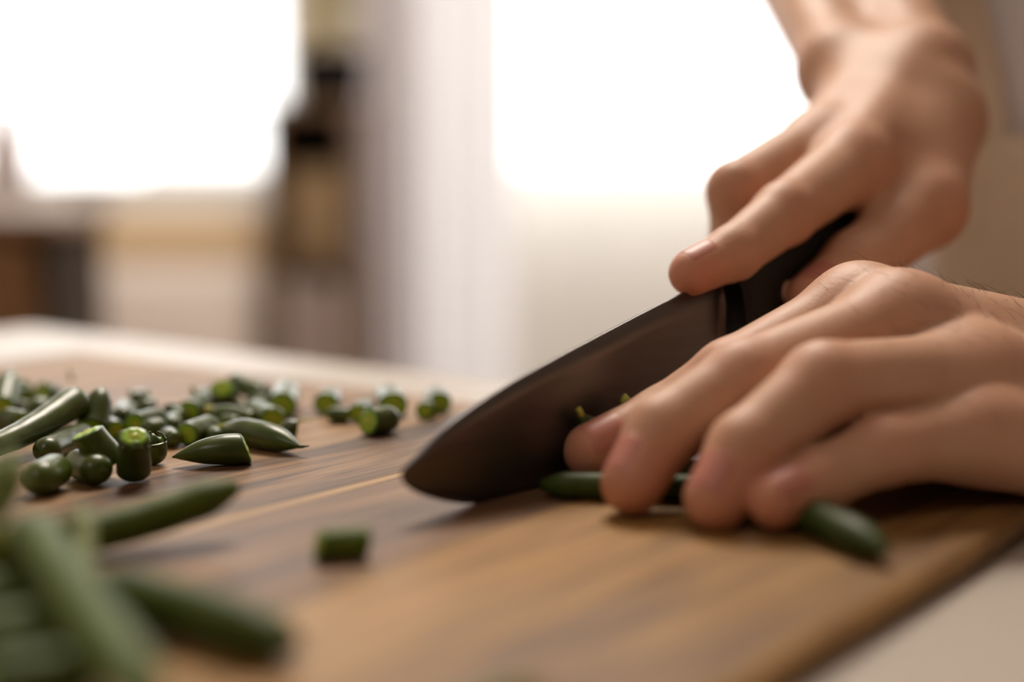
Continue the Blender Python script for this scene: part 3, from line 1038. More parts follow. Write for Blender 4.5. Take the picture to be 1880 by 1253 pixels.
R_arm = [
    (P(1672, 170, .520), wr0, 15.0, 14.5), (P(1590, 160, .540), wr1, 14.5, 14.0),
    (wr0, R_elbow + Vector((0.014, 0, 0)), 14.5, 29.0), (wr1, R_elbow - Vector((0.014, 0, 0)), 14.0, 29.0),
    (R_elbow, R_elbow.lerp(R_shoulder, 0.55), 38.0, 44.0),
]
def right_fn(p):
    fing = None
    for nm in ('index', 'middle', 'ring', 'pinky'):
        c = chain_d(p, [(a, r * MM) for a, r in Rh[nm]], 0.003)
        fing = c if fing is None else smin(fing, c, 0.0010)
    palm = None
    for a, b, ra, rb in R_meta:
        s = seg_d(p, a, b, ra * MM, rb * MM)
        palm = s if palm is None else smin(palm, s, 0.007)
    th = chain_d(p, [(a, r * MM) for a, r in R_thumb], 0.006)
    arm = None
    for a, b, ra, rb in R_arm:
        s = seg_d(p, a, b, ra * MM, rb * MM)
        arm = s if arm is None else smin(arm, s, 0.012)
    d = smin(palm, arm, 0.014)
    d = smin(d, th, 0.010)
    return smin(d, fing, 0.006)

def bounds(prs, m=0.006):
    a = np.array([npv(q) - r * MM for q, r in prs]).min(0) - m
    b = np.array([npv(q) + r * MM for q, r in prs]).max(0) + m
    return a, b
l_pr = sum(Lh.values(), []) + L_thumb + [(a, ra) for a, b, ra, rb in L_meta + L_arm] + [(b, rb) for a, b, ra, rb in L_meta + L_arm]
r_pr = sum(Rh.values(), []) + R_thumb + [(a, ra) for a, b, ra, rb in R_meta + R_arm] + [(b, rb) for a, b, ra, rb in R_meta + R_arm]
lv_, lf_ = surface_nets(left_fn, *bounds(l_pr), 0.0011)
rv_, rf_ = surface_nets(right_fn, *bounds(r_pr), 0.0012)

# torso, neck and head: coarse, mostly under the clothes
PF = -U; PR = -Vv; PU = Vector((0, 0, 1))
TC = Vector((0.34, 0.705, 0))
def pp(f, r, z):
    q = TC + PF * f + PR * r
    return Vector((q.x, q.y, z))
HEAD = pp(0.06, 0, 1.60)
def head_fn(p):
    d = seg_d(p, HEAD + PF * -0.015 + PU * 0.03, HEAD + PF * 0.02 + PU * 0.02, 0.088, 0.082)
    d = smin(d, seg_d(p, HEAD + PF * 0.03 - PU * 0.02, HEAD + PF * 0.05 - PU * 0.075, 0.066, 0.042), 0.04)
    d = smin(d, seg_d(p, HEAD + PF * 0.092 + PU * 0.005, HEAD + PF * 0.112 - PU * 0.028, 0.008, 0.013), 0.012)
    d = smin(d, seg_d(p, HEAD + PF * 0.085 - PU * 0.062 + PR * 0.014, HEAD + PF * 0.085 - PU * 0.062 - PR * 0.014, 0.009, 0.009), 0.006)
    for s in (1, -1):
        d = smin(d, seg_d(p, HEAD + PR * s * 0.084 + PU * 0.02, HEAD + PR * s * 0.082 - PU * 0.025, 0.014, 0.010), 0.006)
        d = smin(d, seg_d(p, HEAD + PR * s * 0.014 + PF * 0.094 + PU * 0.026, HEAD + PR * s * 0.045 + PF * 0.082 + PU * 0.026, 0.009, 0.008), 0.01)
    return d
def body_fn(p):
    d = smin(head_fn(p), seg_d(p, HEAD - PU * 0.06 - PF * 0.01, pp(-0.01, 0, 1.42), 0.052, 0.06), 0.03)
    d = smin(d, seg_d(p, pp(0, 0.10, 1.37), pp(0, -0.10, 1.37), 0.06, 0.06), 0.04)
    for sh, el in ((L_shoulder, L_elbow), (R_shoulder, R_elbow)):
        d = smin(d, seg_d(p, sh, sh.lerp(el, 0.7), 0.05, 0.042), 0.03)
    d = smin(d, seg_d(p, pp(0, 0.07, 1.30), pp(0, 0.06, 1.0), 0.085, 0.08), 0.04)
    d = smin(d, seg_d(p, pp(0, -0.07, 1.30), pp(0, -0.06, 1.0), 0.085, 0.08), 0.04)
    return d
def torso_fn(p):
    d = None
    for s in (1, -1):
        for a, b, ra, rb in ((pp(0, s * 0.085, 1.31), pp(0.0, s * 0.085, 0.93), 0.102, 0.098), (pp(0.0, s * 0.03, 1.33), pp(0.01, s * 0.03, 0.93), 0.100, 0.105)):
            q = seg_d(p, a, b, ra, rb)
            d = q if d is None else smin(d, q, 0.05)
    d = smin(d, seg_d(p, pp(-0.01, 0, 1.40), pp(-0.01, 0, 1.45), 0.085, 0.062), 0.05)
    return d
def shirt_fn(p):
    d = torso_fn(p)
    for sh, el in ((L_shoulder, L_elbow), (R_shoulder, R_elbow)):
        e = sh.lerp(el, 0.72)
        q = seg_d(p, sh, e, 0.056, 0.058)
        ax = npv((e - sh).normalized())
        q = np.maximum(q, (p - npv(e)) @ ax - 0.0)
        d = smin(d, q, 0.075)
    w = 0.004 * np.sin(p[:, 2] * 55 + 3 * np.sin(p[:, 0] * 30)) * np.sin(p[:, 1] * 40)
    d = d - w
    return np.maximum(np.maximum(d, p[:, 2] - 1.475), 0.86 - p[:, 2])
def trouser_fn(p):
    d = None
    for s in (1, -1):
        q = chain_d(p, [(pp(0, s * 0.085, 0.92), 0.098), (pp(0.01, s * 0.10, 0.50), 0.072), (pp(-0.01, s * 0.11, 0.06), 0.055)], 0.02)
        d = q if d is None else smin(d, q, 0.02)
    d = smin(d, seg_d(p, pp(0, 0.05, 0.93), pp(0, -0.05, 0.93), 0.10, 0.10), 0.03)
    return np.maximum(np.maximum(d, p[:, 2] - 0.97), 0.05 - p[:, 2])
def pb(z0, z1, rr, ff=0.2):
    cs = [pp(f, r, 0) for f in (-ff, ff) for r in (-rr, rr)]
    return (np.array([min(c.x for c in cs), min(c.y for c in cs), z0]), np.array([max(c.x for c in cs), max(c.y for c in cs), z1]))
bv_, bf_ = surface_nets(body_fn, np.array((-0.02, 0.45, 0.90)), np.array((0.66, 1.0, 1.82)), 0.009)

person = empty('person', (TC.x, TC.y, 0))
tag(person, 'person in a lilac white shirt and tan apron chopping beans with both hands', 'person')
allv = np.concatenate([lv_, rv_, bv_]) - npv(person.location)
allf = np.concatenate([lf_, rf_ + len(lv_), bf_ + len(lv_) + len(rv_)])
me = bpy.data.meshes.new('body')
me.vertices.add(len(allv)); me.vertices.foreach_set('co', allv.astype(np.float32).ravel())
me.loops.add(len(allf) * 4); me.loops.foreach_set('vertex_index', allf.astype(np.int32).ravel())
me.polygons.add(len(allf)); me.polygons.foreach_set('loop_start', np.arange(0, len(allf) * 4, 4, dtype=np.int32))
me.polygons.foreach_set('use_smooth', np.ones(len(allf), dtype=bool))
me.update(calc_edges=True)
me.validate()
me.materials.append(M_SKIN)
body = bpy.data.objects.new('body', me)
COL.objects.link(body); body.parent = person
# flush: redder skin at the fingertips and knuckles
fl = np.zeros(len(allv))
W = allv + npv(person.location)
def add_flush(c, r, s):
    d2 = ((W - npv(c)) ** 2).sum(1)
    np.maximum(fl, s * np.exp(-d2 / (r * r)), out=fl)
for hd in (Lh, Rh):
    for nm, chn in hd.items():
        add_flush(chn[3][0], 0.011, 0.85)
        add_flush(chn[2][0], 0.007, 0.18)
        add_flush(chn[1][0], 0.011, 0.40)
        add_flush(chn[0][0], 0.014, 0.35)
add_flush(R_thumb[3][0], 0.013, 0.8)
add_flush(R_thumb[1][0], 0.016, 0.3)
at = me.attributes.new('flush', 'FLOAT', 'POINT')
at.data.foreach_set('value', fl.astype(np.float32))

def np_mesh(name, v, f, mat, parent, loc=None):
    o = mesh_obj(name, v - npv(loc if loc is not None else parent.location), [tuple(int(i) for i in q) for q in f], mat, parent)
    return o
sv, sf = surface_nets(shirt_fn, np.array((0.0, 0.40, 0.85)), np.array((0.70, 1.05, 1.50)), 0.009)
np_mesh('shirt', sv, sf, M_SHIRT, person)
tv, tf = surface_nets(trouser_fn, *pb(0.03, 1.0, 0.25), 0.012)
np_mesh('trousers', tv, tf, M_TROUSERS, person)
def apron_base(p):
    return smin(torso_fn(p), trouser_fn(p), 0.05) - 0.010
av, af = surface_nets(apron_base, *pb(0.40, 1.36, 0.3, 0.25), 0.012)
def cloth_panel(name, lim, z0, z1):
    """front of the inflated body surface trimmed to a clean rectangle"""
    bm = bmesh.new()
    vv = [bm.verts.new(q) for q in av]
    fw = (av - npv(TC)) @ npv(PF)
    for q in af:
        if (fw[q] > -0.02).all() and (av[q][:, 2] > z0 - 0.03).all() and (av[q][:, 2] < z1 + 0.03).all():
            bm.faces.new([vv[k] for k in q])
    for co, no in ((Vector((0, 0, z0)), Vector((0, 0, -1))), (Vector((0, 0, z1)), Vector((0, 0, 1))), (TC + PR * lim, PR), (TC - PR * lim, -PR), (TC + PF * 0.004, -PF)):
        bmesh.ops.bisect_plane(bm, geom=bm.verts[:] + bm.edges[:] + bm.faces[:], plane_co=co, plane_no=no, clear_outer=True)
    bmesh.ops.delete(bm, geom=[v for v in bm.verts if not v.link_faces], context='VERTS')
    for v in bm.verts: v.co -= person.location
    o = bm_obj(name, bm, M_APRON, person, True)
    md = o.modifiers.new('cloth', 'SOLIDIFY'); md.thickness = 0.003; md.offset = 1
    return o
cloth_panel('apron_bib', 0.083, 0.90, 1.016)
cloth_panel('apron_skirt', 0.165, 0.50, 0.8995)
for s in (1, -1):
    ctr = [pp(0.128, s * 0.064, 1.000), pp(0.127, s * 0.074, 1.04), pp(0.124, s * 0.086, 1.09), pp(0.118, s * 0.10, 1.16), pp(0.106, s * 0.115, 1.26), pp(0.088, s * 0.12, 1.34), pp(0.05, s * 0.118, 1.40), pp(0.0, s * 0.112, 1.425), pp(-0.06, s * 0.10, 1.405)]
    for _ in range(8):
        for q in range(1, len(ctr)):
            d0 = float(shirt_fn(npv(ctr[q])[None])[0])
            g = Vector([float(shirt_fn((npv(ctr[q]) + np.eye(3)[k] * 0.004)[None])[0]) - d0 for k in range(3)])
            ctr[q] = ctr[q] + g.normalized() * (0.006 - d0) * 0.8
    vs, fs = [], []
    for q, c in enumerate(ctr):
        t = (ctr[min(q + 1, len(ctr) - 1)] - ctr[max(q - 1, 0)]).normalized()
        sd = (PR - t * PR.dot(t)).normalized()
        n_ = sd.cross(t).normalized() * 0.0014
        for a_, b_ in ((-1, -1), (1, -1), (1, 1), (-1, 1)):
            vs.append(c + sd * (a_ * 0.0135) + n_ * b_ - person.location)
    for q in range(len(ctr) - 1):
        for k in range(4):
            k2 = (k + 1) % 4
            fs.append((q * 4 + k, q * 4 + k2, q * 4 + 4 + k2, q * 4 + 4 + k))
    fs += [(3, 2, 1, 0), tuple(len(vs) - 4 + k for k in range(4))]
    mesh_obj('apron_strap', vs, fs, M_APRON, person, smooth=False)
def hair_fn(p):
    d = seg_d(p, HEAD + PF * -0.018 + PU * 0.034, HEAD + PF * 0.012 + PU * 0.03, 0.101, 0.092)
    n = npv((PF * 0.75 - PU * 0.66).normalized())
    return np.maximum(d, (p - npv(HEAD)) @ n - 0.018)
hv, hf = surface_nets(hair_fn, npv(HEAD) - 0.16, npv(HEAD) + 0.16, 0.008)
np_mesh('hair', hv, hf, M_HAIR, person)
for s in (1, -1):
    v_, f_ = lathe([(0.0001, -0.011), (0.006, -0.0095), (0.0105, -0.004), (0.0115, 0.0), (0.0105, 0.004), (0.006, 0.0095), (0.0001, 0.011)], 14)
    v3, f3 = lathe([(0.0001, 0.0), (0.0052, 0.0), (0.0040, 0.0016), (0.0001, 0.0022)], 14)
    io = mesh_obj('iris', v3, f3, M_HAIR, person, loc=HEAD + PF * 0.1012 + PR * s * 0.031 + PU * 0.004 - person.location)
    io.rotation_euler = PF.to_track_quat('Z', 'Y').to_euler()
    mesh_obj('eye', v_, f_, M_TRIM, person, loc=HEAD + PF * 0.0905 + PR * s * 0.031 + PU * 0.006 - person.location)

v_, f_ = tube([HEAD + PF * 0.0915 - PU * 0.0635 + PR * x - PF * (18 * x * x) - person.location for x in (-0.026, -0.016, -0.006, 0.006, 0.016, 0.026)], [0.0018, 0.0052, 0.0062, 0.0062, 0.0052, 0.0018], 10)
mesh_obj('lips', v_, f_, M_NAIL, person)

def nail(tip, dip, r_tip, r_dip, toward, length, half=52, back=0.30, label=None):
    """curved plate laid on the tip segment, facing `toward`"""
    a = (tip - dip).normalized()
    n = (toward - a * toward.dot(a)).normalized()
    s = a.cross(n)
    L = (tip - dip).length
    n1, n2 = 10, 10
    vs, fs = [], []
    for lay in (0, 1):
        for i in range(n1 + 1):
            u = i / n1
            x = -length * (1 - 0.27) + length * u
            for j in range(n2 + 1):
                w = 2 * j / n2 - 1
                # rounded outline
                hw = 1.0
                if u < 0.22: hw = math.sqrt(max(0.0, 1 - ((0.22 - u) / 0.30) ** 2))
                if u > 0.80: hw = math.sqrt(max(0.0, 1 - ((u - 0.80) / 0.26) ** 2))
                th = math.radians(half) * w * hw
                rr = r_tip + (r_dip - r_tip) * min(1, max(0, -x / L))
                flat = 0.10 * (1 - math.cos(th))
                drop = 0.0
                if x > 0: drop = rr - math.sqrt(max(1e-9, rr * rr - min(x, rr * 0.9) ** 2)) * 1.0
                rad = rr + (0.00020 if lay == 0 else -0.0008) - drop * 0.72 - max(0.0, u - 0.8) * 0.003
                if u < 0.06 or abs(w) > 0.98: rad -= 0.00028 if lay == 0 else 0
                p = tip + a * x + n * (rad * math.cos(th)) + s * (rr * math.sin(th) * 0.98)
                vs.append(p - person.location)
    m = (n1 + 1) * (n2 + 1)
    for i in range(n1):
        for j in range(n2):
            q = i * (n2 + 1) + j
            fs.append((q, q + 1, q + n2 + 2, q + n2 + 1))
            fs.append((m + q, m + q + n2 + 1, m + q + n2 + 2, m + q + 1))
    rim = [j for j in range(n2 + 1)] + [i * (n2 + 1) + n2 for i in range(1, n1 + 1)] + [n1 * (n2 + 1) + j for j in range(n2 - 1, -1, -1)] + [i * (n2 + 1) for i in range(n1 - 1, 0, -1)]
    for q in range(len(rim)):
        a_, b_ = rim[q], rim[(q + 1) % len(rim)]
        fs.append((b_, a_, a_ + m, b_ + m))
    o = mesh_obj('fingernail', vs, fs, M_NAIL, person)
    return o
def do_nail(ch_, toward, length):
    nail(ch_[3][0], ch_[2][0], ch_[3][1] * MM, ch_[2][1] * MM, Vector(toward), length)
do_nail(Lh['index'], (-0.25, -0.75, 0.62), 0.0125)
do_nail(Lh['middle'], (-0.80, -0.42, 0.30), 0.0125)
do_nail(Lh['ring'], (-0.72, -0.62, 0.25), 0.0120)
do_nail(Lh['pinky'], (-0.35, -0.70, 0.62), 0.0100)
do_nail(Rh['index'], (-0.45, -0.35, 0.82), 0.0115)
do_nail(Rh['middle'], (-0.3, 0.9, -0.2), 0.0115)
do_nail(Rh['ring'], (-0.3, 0.9, -0.2), 0.0115)
do_nail(Rh['pinky'], (-0.3, 0.9, -0.2), 0.0095)
do_nail(R_thumb, (-0.5, -0.75, 0.3), 0.0125)
do_nail(L_thumb, (0.1, 0.7, 0.7), 0.0125)

# fine dark hairs on the left wrist and the back of the hand
nrm = np.zeros((len(allv), 3), np.float32)
me.vertices.foreach_get('normal', np.zeros(0, np.float32)) if False else None
nv = np.empty(len(allv) * 3, np.float32)
me.vertex_normals.foreach_get('vector', nv) if hasattr(me, 'vertex_normals') else me.vertices.foreach_get('normal', nv)
nv = nv.reshape(-1, 3)
wpt = npv(LW)
dd = np.sqrt(((W[:len(lv_)] - wpt) ** 2).sum(1))
cand = np.where((dd < 0.095) & (nv[:len(lv_), 2] > 0.15))[0]
rng = np.random.RandomState(5)
pick = rng.choice(cand, min(1100, len(cand)), replace=False)
vs, fs = [], []
fdir = npv((LW - Lh['middle'][0][0]).normalized())
for i in pick:
    if rng.rand() > 1.15 - dd[i] / 0.095: continue
    p = W[i]; n_ = nv[i]
    t = fdir * -0.75 + rng.normal(0, 0.35, 3)
    t = t - n_ * (t @ n_) * 0.8
    t /= np.linalg.norm(t)
    L = rng.uniform(0.003, 0.007)
    sd = np.cross(t, n_); sd /= np.linalg.norm(sd)
    b0 = len(vs)
    for q, rr in ((0, 0.00005), (0.5, 0.00004), (1.0, 0.00002)):
        c = p + t * L * q + n_ * (L * 0.5 * q * (1 - 0.45 * q))
        for g in (sd, -sd * 0.5 + n_ * 0.86, -sd * 0.5 - n_ * 0.86):
            vs.append(c + g * rr - npv(person.location))
    for s in range(2):
        for k in range(3):
            k2 = (k + 1) % 3
            fs.append((b0 + s * 3 + k, b0 + s * 3 + k2, b0 + s * 3 + 3 + k2, b0 + s * 3 + 3 + k))
ah = mesh_obj('arm_hair', vs, fs, M_HAIR, person)
ah['kind'] = 'stuff'

# ------------------------------------------------------------------ green beans
GF = 'whole beans close to the camera'
def bean(name, A, B, r, capA='cut', capB='cut', bend=0.0, flat=0.9, mat=None, label=None, group=None, rB=None, tiltA=0.15, tiltB=0.15, bulge=0.018, rest=True, tail=0.0):
    """one bean or piece of bean: a pod mesh with its cut faces and stalk as children"""
    A, B = Vector(A), Vector(B)
    mat = mat or (M_BEAN_D if group == GF else M_BEAN)
    r = r * MM
    rB = r if rB is None else rB * MM
    ax = (B - A)
    L = ax.length
    ax.normalize()
    side = ax.cross(Vector((0, 0, 1)))
    if side.length < 0.05: side = Vector((1, 0, 0))
    side.normalize()
    upv = side.cross(ax).normalized()
    n, sg = 30, 22
    rnd = random.Random(hash(name) % 7 + int(A.x * 1e5) * 31 + int(B.z * 1e5))
    ph = rnd.uniform(0, 6.28)
    cen, rad = [], []
    for i in range(n + 1):
        t = i / n
        c = A.lerp(B, t) + upv * (bend * MM * math.sin(math.pi * t)) + side * (0.25 * bend * MM * math.sin(math.pi * t))
        rr = r + (rB - r) * t
        rr *= 1 + bulge * math.sin(t * L / 0.0085 * 6.28 + ph) * 0.6
        for cap, s in ((capA, t), (capB, 1 - t)):
            x = s * L / r
            if cap == 'round' and x < 1: rr *= math.sqrt(max(0.0, 1 - (1 - x) ** 2))
            elif cap == 'tip' and x < 3.2:
                rr *= max(0.05, math.sin(min(1, x / 3.2) * math.pi / 2) ** 0.85)
            elif cap == 'blunt' and x < 1.9: rr *= 0.35 + 0.65 * math.sin(x / 1.9 * math.pi / 2)
            elif cap == 'cut' and x < 0.12: rr *= 0.93 + 0.07 * math.sqrt(max(0, x / 0.12))
        cen.append(c); rad.append(max(rr, 0.00012))
    loc = (A + B) / 2
    vs, fs = [], []
    for i in range(n + 1):
        t0 = (cen[min(i + 1, n)] - cen[max(i - 1, 0)]).normalized()
        sd = t0.cross(upv).normalized()
        uu = sd.cross(t0).normalized()
        for k in range(sg):
            a = 2 * math.pi * k / sg + 0.2
            q = 1.0 + 0.022 * math.exp(-((math.sin((a - 1.2) / 2)) / 0.09) ** 2)
            off = sd * (math.cos(a) * rad[i] * q) + uu * (math.sin(a) * rad[i] * flat * q)
            p = cen[i] + off
            # slanted cuts
            if capA == 'cut' and i < 4: p = p + t0 * (off.dot(uu) * tiltA * (1 - i / 4))
            if capB == 'cut' and i > n - 4: p = p + t0 * (off.dot(uu) * tiltB * (1 - (n - i) / 4))
            vs.append(p - loc)
    for i in range(n):
        for k in range(sg):
            k2 = (k + 1) % sg
            fs.append((i * sg + k, i * sg + k2, (i + 1) * sg + k2, (i + 1) * sg + k))
    if capA != 'cut': fs.append(tuple(range(sg - 1, -1, -1)))
    if capB != 'cut': fs.append(tuple(n * sg + k for k in range(sg)))
    # a thin rim closes the shell behind each cut face
    dz = 0.0
    if rest:
        dz = (BOARD_Z + 0.00005) - (min(v.z for v in vs) + loc.z)
        loc = loc + Vector((0, 0, dz))
    o = mesh_obj(name, vs, fs, mat, None, True, loc)
    tag(o, label, 'bean', group)
    for cap, i0, sgn in ((capA, 0, -1), (capB, n, 1)):
        if cap != 'cut': continue
        ring = [Vector(vs[i0 * sg + k]) for k in range(sg)]
        c = sum(ring, Vector()) / sg
        t0 = (cen[min(i0 + 1, n)] - cen[max(i0 - 1, 0)]).normalized() * sgn
        cv, cf, ra = [], [], []
        for w, dome in ((1.0, 0.0), (0.82, 0.05), (0.6, 0.06), (0.42, 0.03), (0.25, 0.075), (0.12, 0.09)):
            for k in range(sg):
                cv.append(c + (ring[k] - c) * w + t0 * (dome * r + 0.0002 * math.sin(k * 2.3 + w * 9 + ph) * (1 if w < 1 else 0)))
                ra.append(w)
        for q in range(5):
            for k in range(sg):
                k2 = (k + 1) % sg
                f = (q * sg + k, q * sg + k2, (q + 1) * sg + k2, (q + 1) * sg + k)
                cf.append(f if sgn > 0 else f[::-1])
        f = tuple(5 * sg + k for k in range(sg))
        cf.append(f if sgn > 0 else f[::-1])
        cfo = mesh_obj('cut_face', cv, cf, M_CUT, o)
        at = cfo.data.attributes.new('rad', 'FLOAT', 'POINT')
        at.data.foreach_set('value', np.array(ra, np.float32))
    for cap, i0, sgn in ((capA, 0, -1), (capB, n, 1)):
        if cap == 'tip' and tail > 0 and ((sgn > 0) == (tail > 0)):
            t0 = (cen[min(i0 + 1, n)] - cen[max(i0 - 1, 0)]).normalized() * sgn
            b0 = cen[i0] - (A + B) / 2 - t0 * 0.001
            v_, f_ = tube([b0, b0 + t0 * tail * 0.4 * MM + upv * 0.0003, b0 + t0 * tail * MM + upv * 0.0012], [0.0007, 0.0005, 0.0002], 8)
            mesh_obj('tail', v_, f_, mat, o)
    return o

def stalk(o, base, tip, r=0.9):
    b = Vector(base) - o.location
    t = Vector(tip) - o.location
    v_, f_ = tube([b, b.lerp(t, 0.5) + Vector((0, 0, 0.0003)), t], [r * MM, r * 0.75 * MM, r * 0.8 * MM], 8)
    return mesh_obj('stalk', v_, f_, M_STALK, o)

def petals(o, top, axis, r, n, open_, seed, h=3.0):
    """torn flaps of skin around an open pod end"""
    rn = random.Random(seed)
    axis = axis.normalized()
    s = axis.cross(Vector((0.3, 0.9, 0.1))).normalized(); u = axis.cross(s)
    for q in range(n):
        a0 = 2 * math.pi * (q + 0.12) / n; a1 = 2 * math.pi * (q + 0.88) / n
        hh = h * MM * rn.uniform(0.7, 1.2)
        vs, fs = [], []
        for lay in (0, 1):
            for i in range(5):
                t = i / 4
                for j in range(5):
                    w = j / 4
                    a = a0 + (a1 - a0) * (0.5 + (w - 0.5) * (1 - 0.75 * t))
                    rr = r * MM * (1.0 + open_ * t * t) - lay * 0.0006
                    p = top + (s * math.cos(a) + u * math.sin(a)) * rr + axis * (hh * t - 0.0008)
                    vs.append(p - o.location)
        for i in range(4):
            for j in range(4):
                k = i * 5 + j
                fs.append((k, k + 1, k + 6, k + 5)); fs.append((25 + k, 25 + k + 5, 25 + k + 6, 25 + k + 1))
        rim = [0, 1, 2, 3, 4, 9, 14, 19, 24, 23, 22, 21, 20, 15, 10, 5]
        for k in range(16):
            a_, b_ = rim[k], rim[(k + 1) % 16]
            fs.append((b_, a_, a_ + 25, b_ + 25))
        mesh_obj('skin_flap', vs, fs, M_BEAN, o)

BP = 'bean_piece'
G = 'chopped bean pieces in the heap at the left'
G2 = 'chopped bean pieces in the loose cluster behind the blade tip'
bean(BP, E(4, 748, 4.3), E(20, 684, 13), 4.2, 'cut', 'blunt', rest=False, label='dark bean piece standing upright at the far left back of the heap', group=G)
bean(BP, E(41, 716, 4), E(24, 712, 4), 4.1, 'cut', 'cut', label='yellowish cut bean end at the back left, beside the upright piece at the frame edge', group=G)
p4 = bean(BP, E(75, 722, 5), E(112, 716, 5), 4.9, 'cut', 'blunt', tiltA=0.35, label='thick bean piece with bright cut face behind the long bean', group=G)
stalk(p4, p4.location + Vector((0.007, 0.001, 0.004)), p4.location + Vector((0.006, 0.002, 0.0085)), 0.7)
bean(BP, E(-14, 740, 3), E(56, 744, 3), 2.6, 'cut', 'blunt', label='thin horizontal bean strip above the large cut face at the left edge', group=G)
bean(BP, E(10, 766, 5), E(43, 772, 4.8), 4.3, 'cut', 'cut', tiltA=0.25, label='bean piece with round cut face at the left edge, below the thin strip', group=G)
bean('green_bean', E(-60, 835, 6.0), E(147, 731, 13.0), 3.1, 'cut', 'round', bend=-2.2, rest=False, label='long curved dull green bean lying on top of the heap, rising to the right', group=G, rB=5.5)
bean(BP, E(168, 788, 4.0), E(188, 713, 15), 5.2, 'cut', 'round', rest=False, label='pointed bean piece leaning upright just right of the long bean tip', group=G, rB=3.4)
bean(BP, E(75, 828, 4.4), E(150, 795, 4.4), 4.1, 'round', 'cut', label='dull bean piece lying under the long bean, left of the glossy cut piece', group=G)
pg = bean(BP, P(159, 795, .3785), P(206, 851, .3805), 4.9, 'cut', 'cut', rest=False, tiltA=0.25, label='glossy bean piece with yellow cut face pointing up left, at the front of the heap', group=G)
bean(BP, E(62, 884, 4.8), E(101, 862, 4.8), 4.9, 'round', 'cut', label='rounded dark bean piece nearest the camera at the lower left of the heap', group=G)
bean(BP, E(136, 846, 4.4), E(188, 866, 4.4), 4.6, 'round', 'round', label='dark bean piece tucked behind the rounded one at the lower left of the heap', group=G)
tb0, tb1 = E(246, 882, 0), E(247, 818, 11.0)
pu = bean(BP, tb0, tb1, 4.7, 'cut', 'cut', tiltA=0, tiltB=0, rB=3.9, bulge=0.03, label='short bean piece standing on end with torn flaps at its top', group=G)
petals(pu, Vector(tb1) + Vector((0, 0, 0.0)), Vector((0, 0, 1)), 3.7, 4, -0.35, 2, 2.0)
tc0, tc1 = E(282, 850, 0.4), E(280, 808, 7.2)
po = bean(BP, tc0, tc1, 3.9, 'round', 'cut', tiltB=0, rB=4.0, label='round bean stub split open, behind the piece standing on end', group=G)
petals(po, Vector(tc1), Vector((-0.15, 0, 1)), 3.9, 4, -0.45, 5, 2.6)
bean(BP, E(316, 836, 3.4), E(452, 820, 5), 4.8, 'tip', 'cut', bend=0.6, tiltB=-0.35, label='pointed bean end lying at the front right of the heap, cut end to the right', group=G)
bt = bean(BP, E(402, 785, 4), E(552, 818, 3.2), 4.5, 'tip', 'tip', bend=1.2, tail=4.5, label='pointed bean end with a thin curled tail at the right end of the heap', group=G)
stalk(bt, E(445, 782, 6), E(400, 786, 4.2), 1.3)
bean(BP, E(342, 795, 4), E(384, 781, 4), 3.9, 'cut', 'cut', tiltA=0.1, label='bean piece with round green cut face just above the pointed front piece', group=G)
bean(BP, E(275, 730, 5), E(240, 732, 5), 4.5, 'cut', 'cut', label='bright green cut bean at the back, above the shiny lying cylinder', group=G)
bean(BP, E(300, 751, 3.2), E(324, 753, 3.2), 3.0, 'round', 'cut', label='small dark bean stub at the back between two bright cut faces', group=G)
bean(BP, E(345, 754, 4.2), E(372, 742, 4.2), 4.1, 'cut', 'round', label='bean piece with yellow green oval cut face in the middle back of the heap', group=G)
ps = bean(BP, E(362, 733, 4), E(386, 722, 4), 3.4, 'cut', 'round', label='split bean piece with a pale upright stalk at the back of the heap', group=G)
stalk(ps, E(357, 726, 7), E(352, 708, 10.5), 0.8)
bean(BP, E(411, 752, 1), E(408, 712, 9.5), 4.1, 'round', 'cut', tiltB=0.2, label='pale frosty bean piece standing upright at the back of the heap', group=G)
bs_ = bean(BP, E(385, 756, 4), E(462, 768, 3.6), 3.4, 'blunt', 'cut', bend=0.5, label='lying bean piece with a brown stem scar at its left end', group=G)
stalk(bs_, E(388, 756, 4.2), E(376, 753, 4.8), 1.9)
bean(BP, E(430, 747, 3), E(456, 751, 3), 2.8, 'round', 'round', label='thin bean strip behind the piece with the brown stem scar', group=G)
bean(BP, E(468, 751, 4.2), E(501, 767, 4.2), 4.2, 'cut', 'cut', label='dark bean piece with bluish glint at the right of the heap', group=G)
bean(BP, E(428, 702, 8), E(492, 727, 5), 3.9, 'cut', 'round', rest=False, label='bean piece sloping down to the right at the very back of the heap', group=G)
bean(BP, E(518, 741, 5), E(526, 714, 5), 4.9, 'cut', 'round', label='thick round bean piece with white glint on its top at the back right', group=G)
pt_ = bean(BP, E(516, 787, 3.3), E(544, 786, 3.3), 3.4, 'round', 'cut', label='small wet bean stub with a bright glint beside the curled tail piece', group=G)
stalk(pt_, E(545, 776, 3.5), E(574, 771, 3.5), 0.5)
bean(BP, E(224, 770, 4), E(229, 752, 4), 4.1, 'round', 'cut', label='frosty rounded bean piece right of the pointed leaning one', group=G)
bean(BP, E(247, 779, 4.2), E(300, 765, 4.2), 4.2, 'cut', 'round', label='shiny bean cylinder lying in the centre of the heap, cut face to the left', group=G)
bean(BP, E(315, 781, 3), E(319, 768, 3), 2.9, 'round', 'round', label='tiny frosty bean stub left of the round green cut face', group=G)
bean(BP, E(212, 806, 2.7), E(236, 804, 2.7), 2.7, 'round', 'cut', label='small bean stub behind the glossy front piece and the standing one', group=G)
bean(BP, E(262, 790, 3.6), E(292, 784, 3.6), 3.6, 'round', 'cut', label='dark bean piece in the shade between the standing piece and the shiny cylinder', group=G)
bean(BP, E(304, 795, 3.2), E(322, 806, 3.2), 3.0, 'round', 'round', label='dark bean stub just left of the round green cut face', group=G)
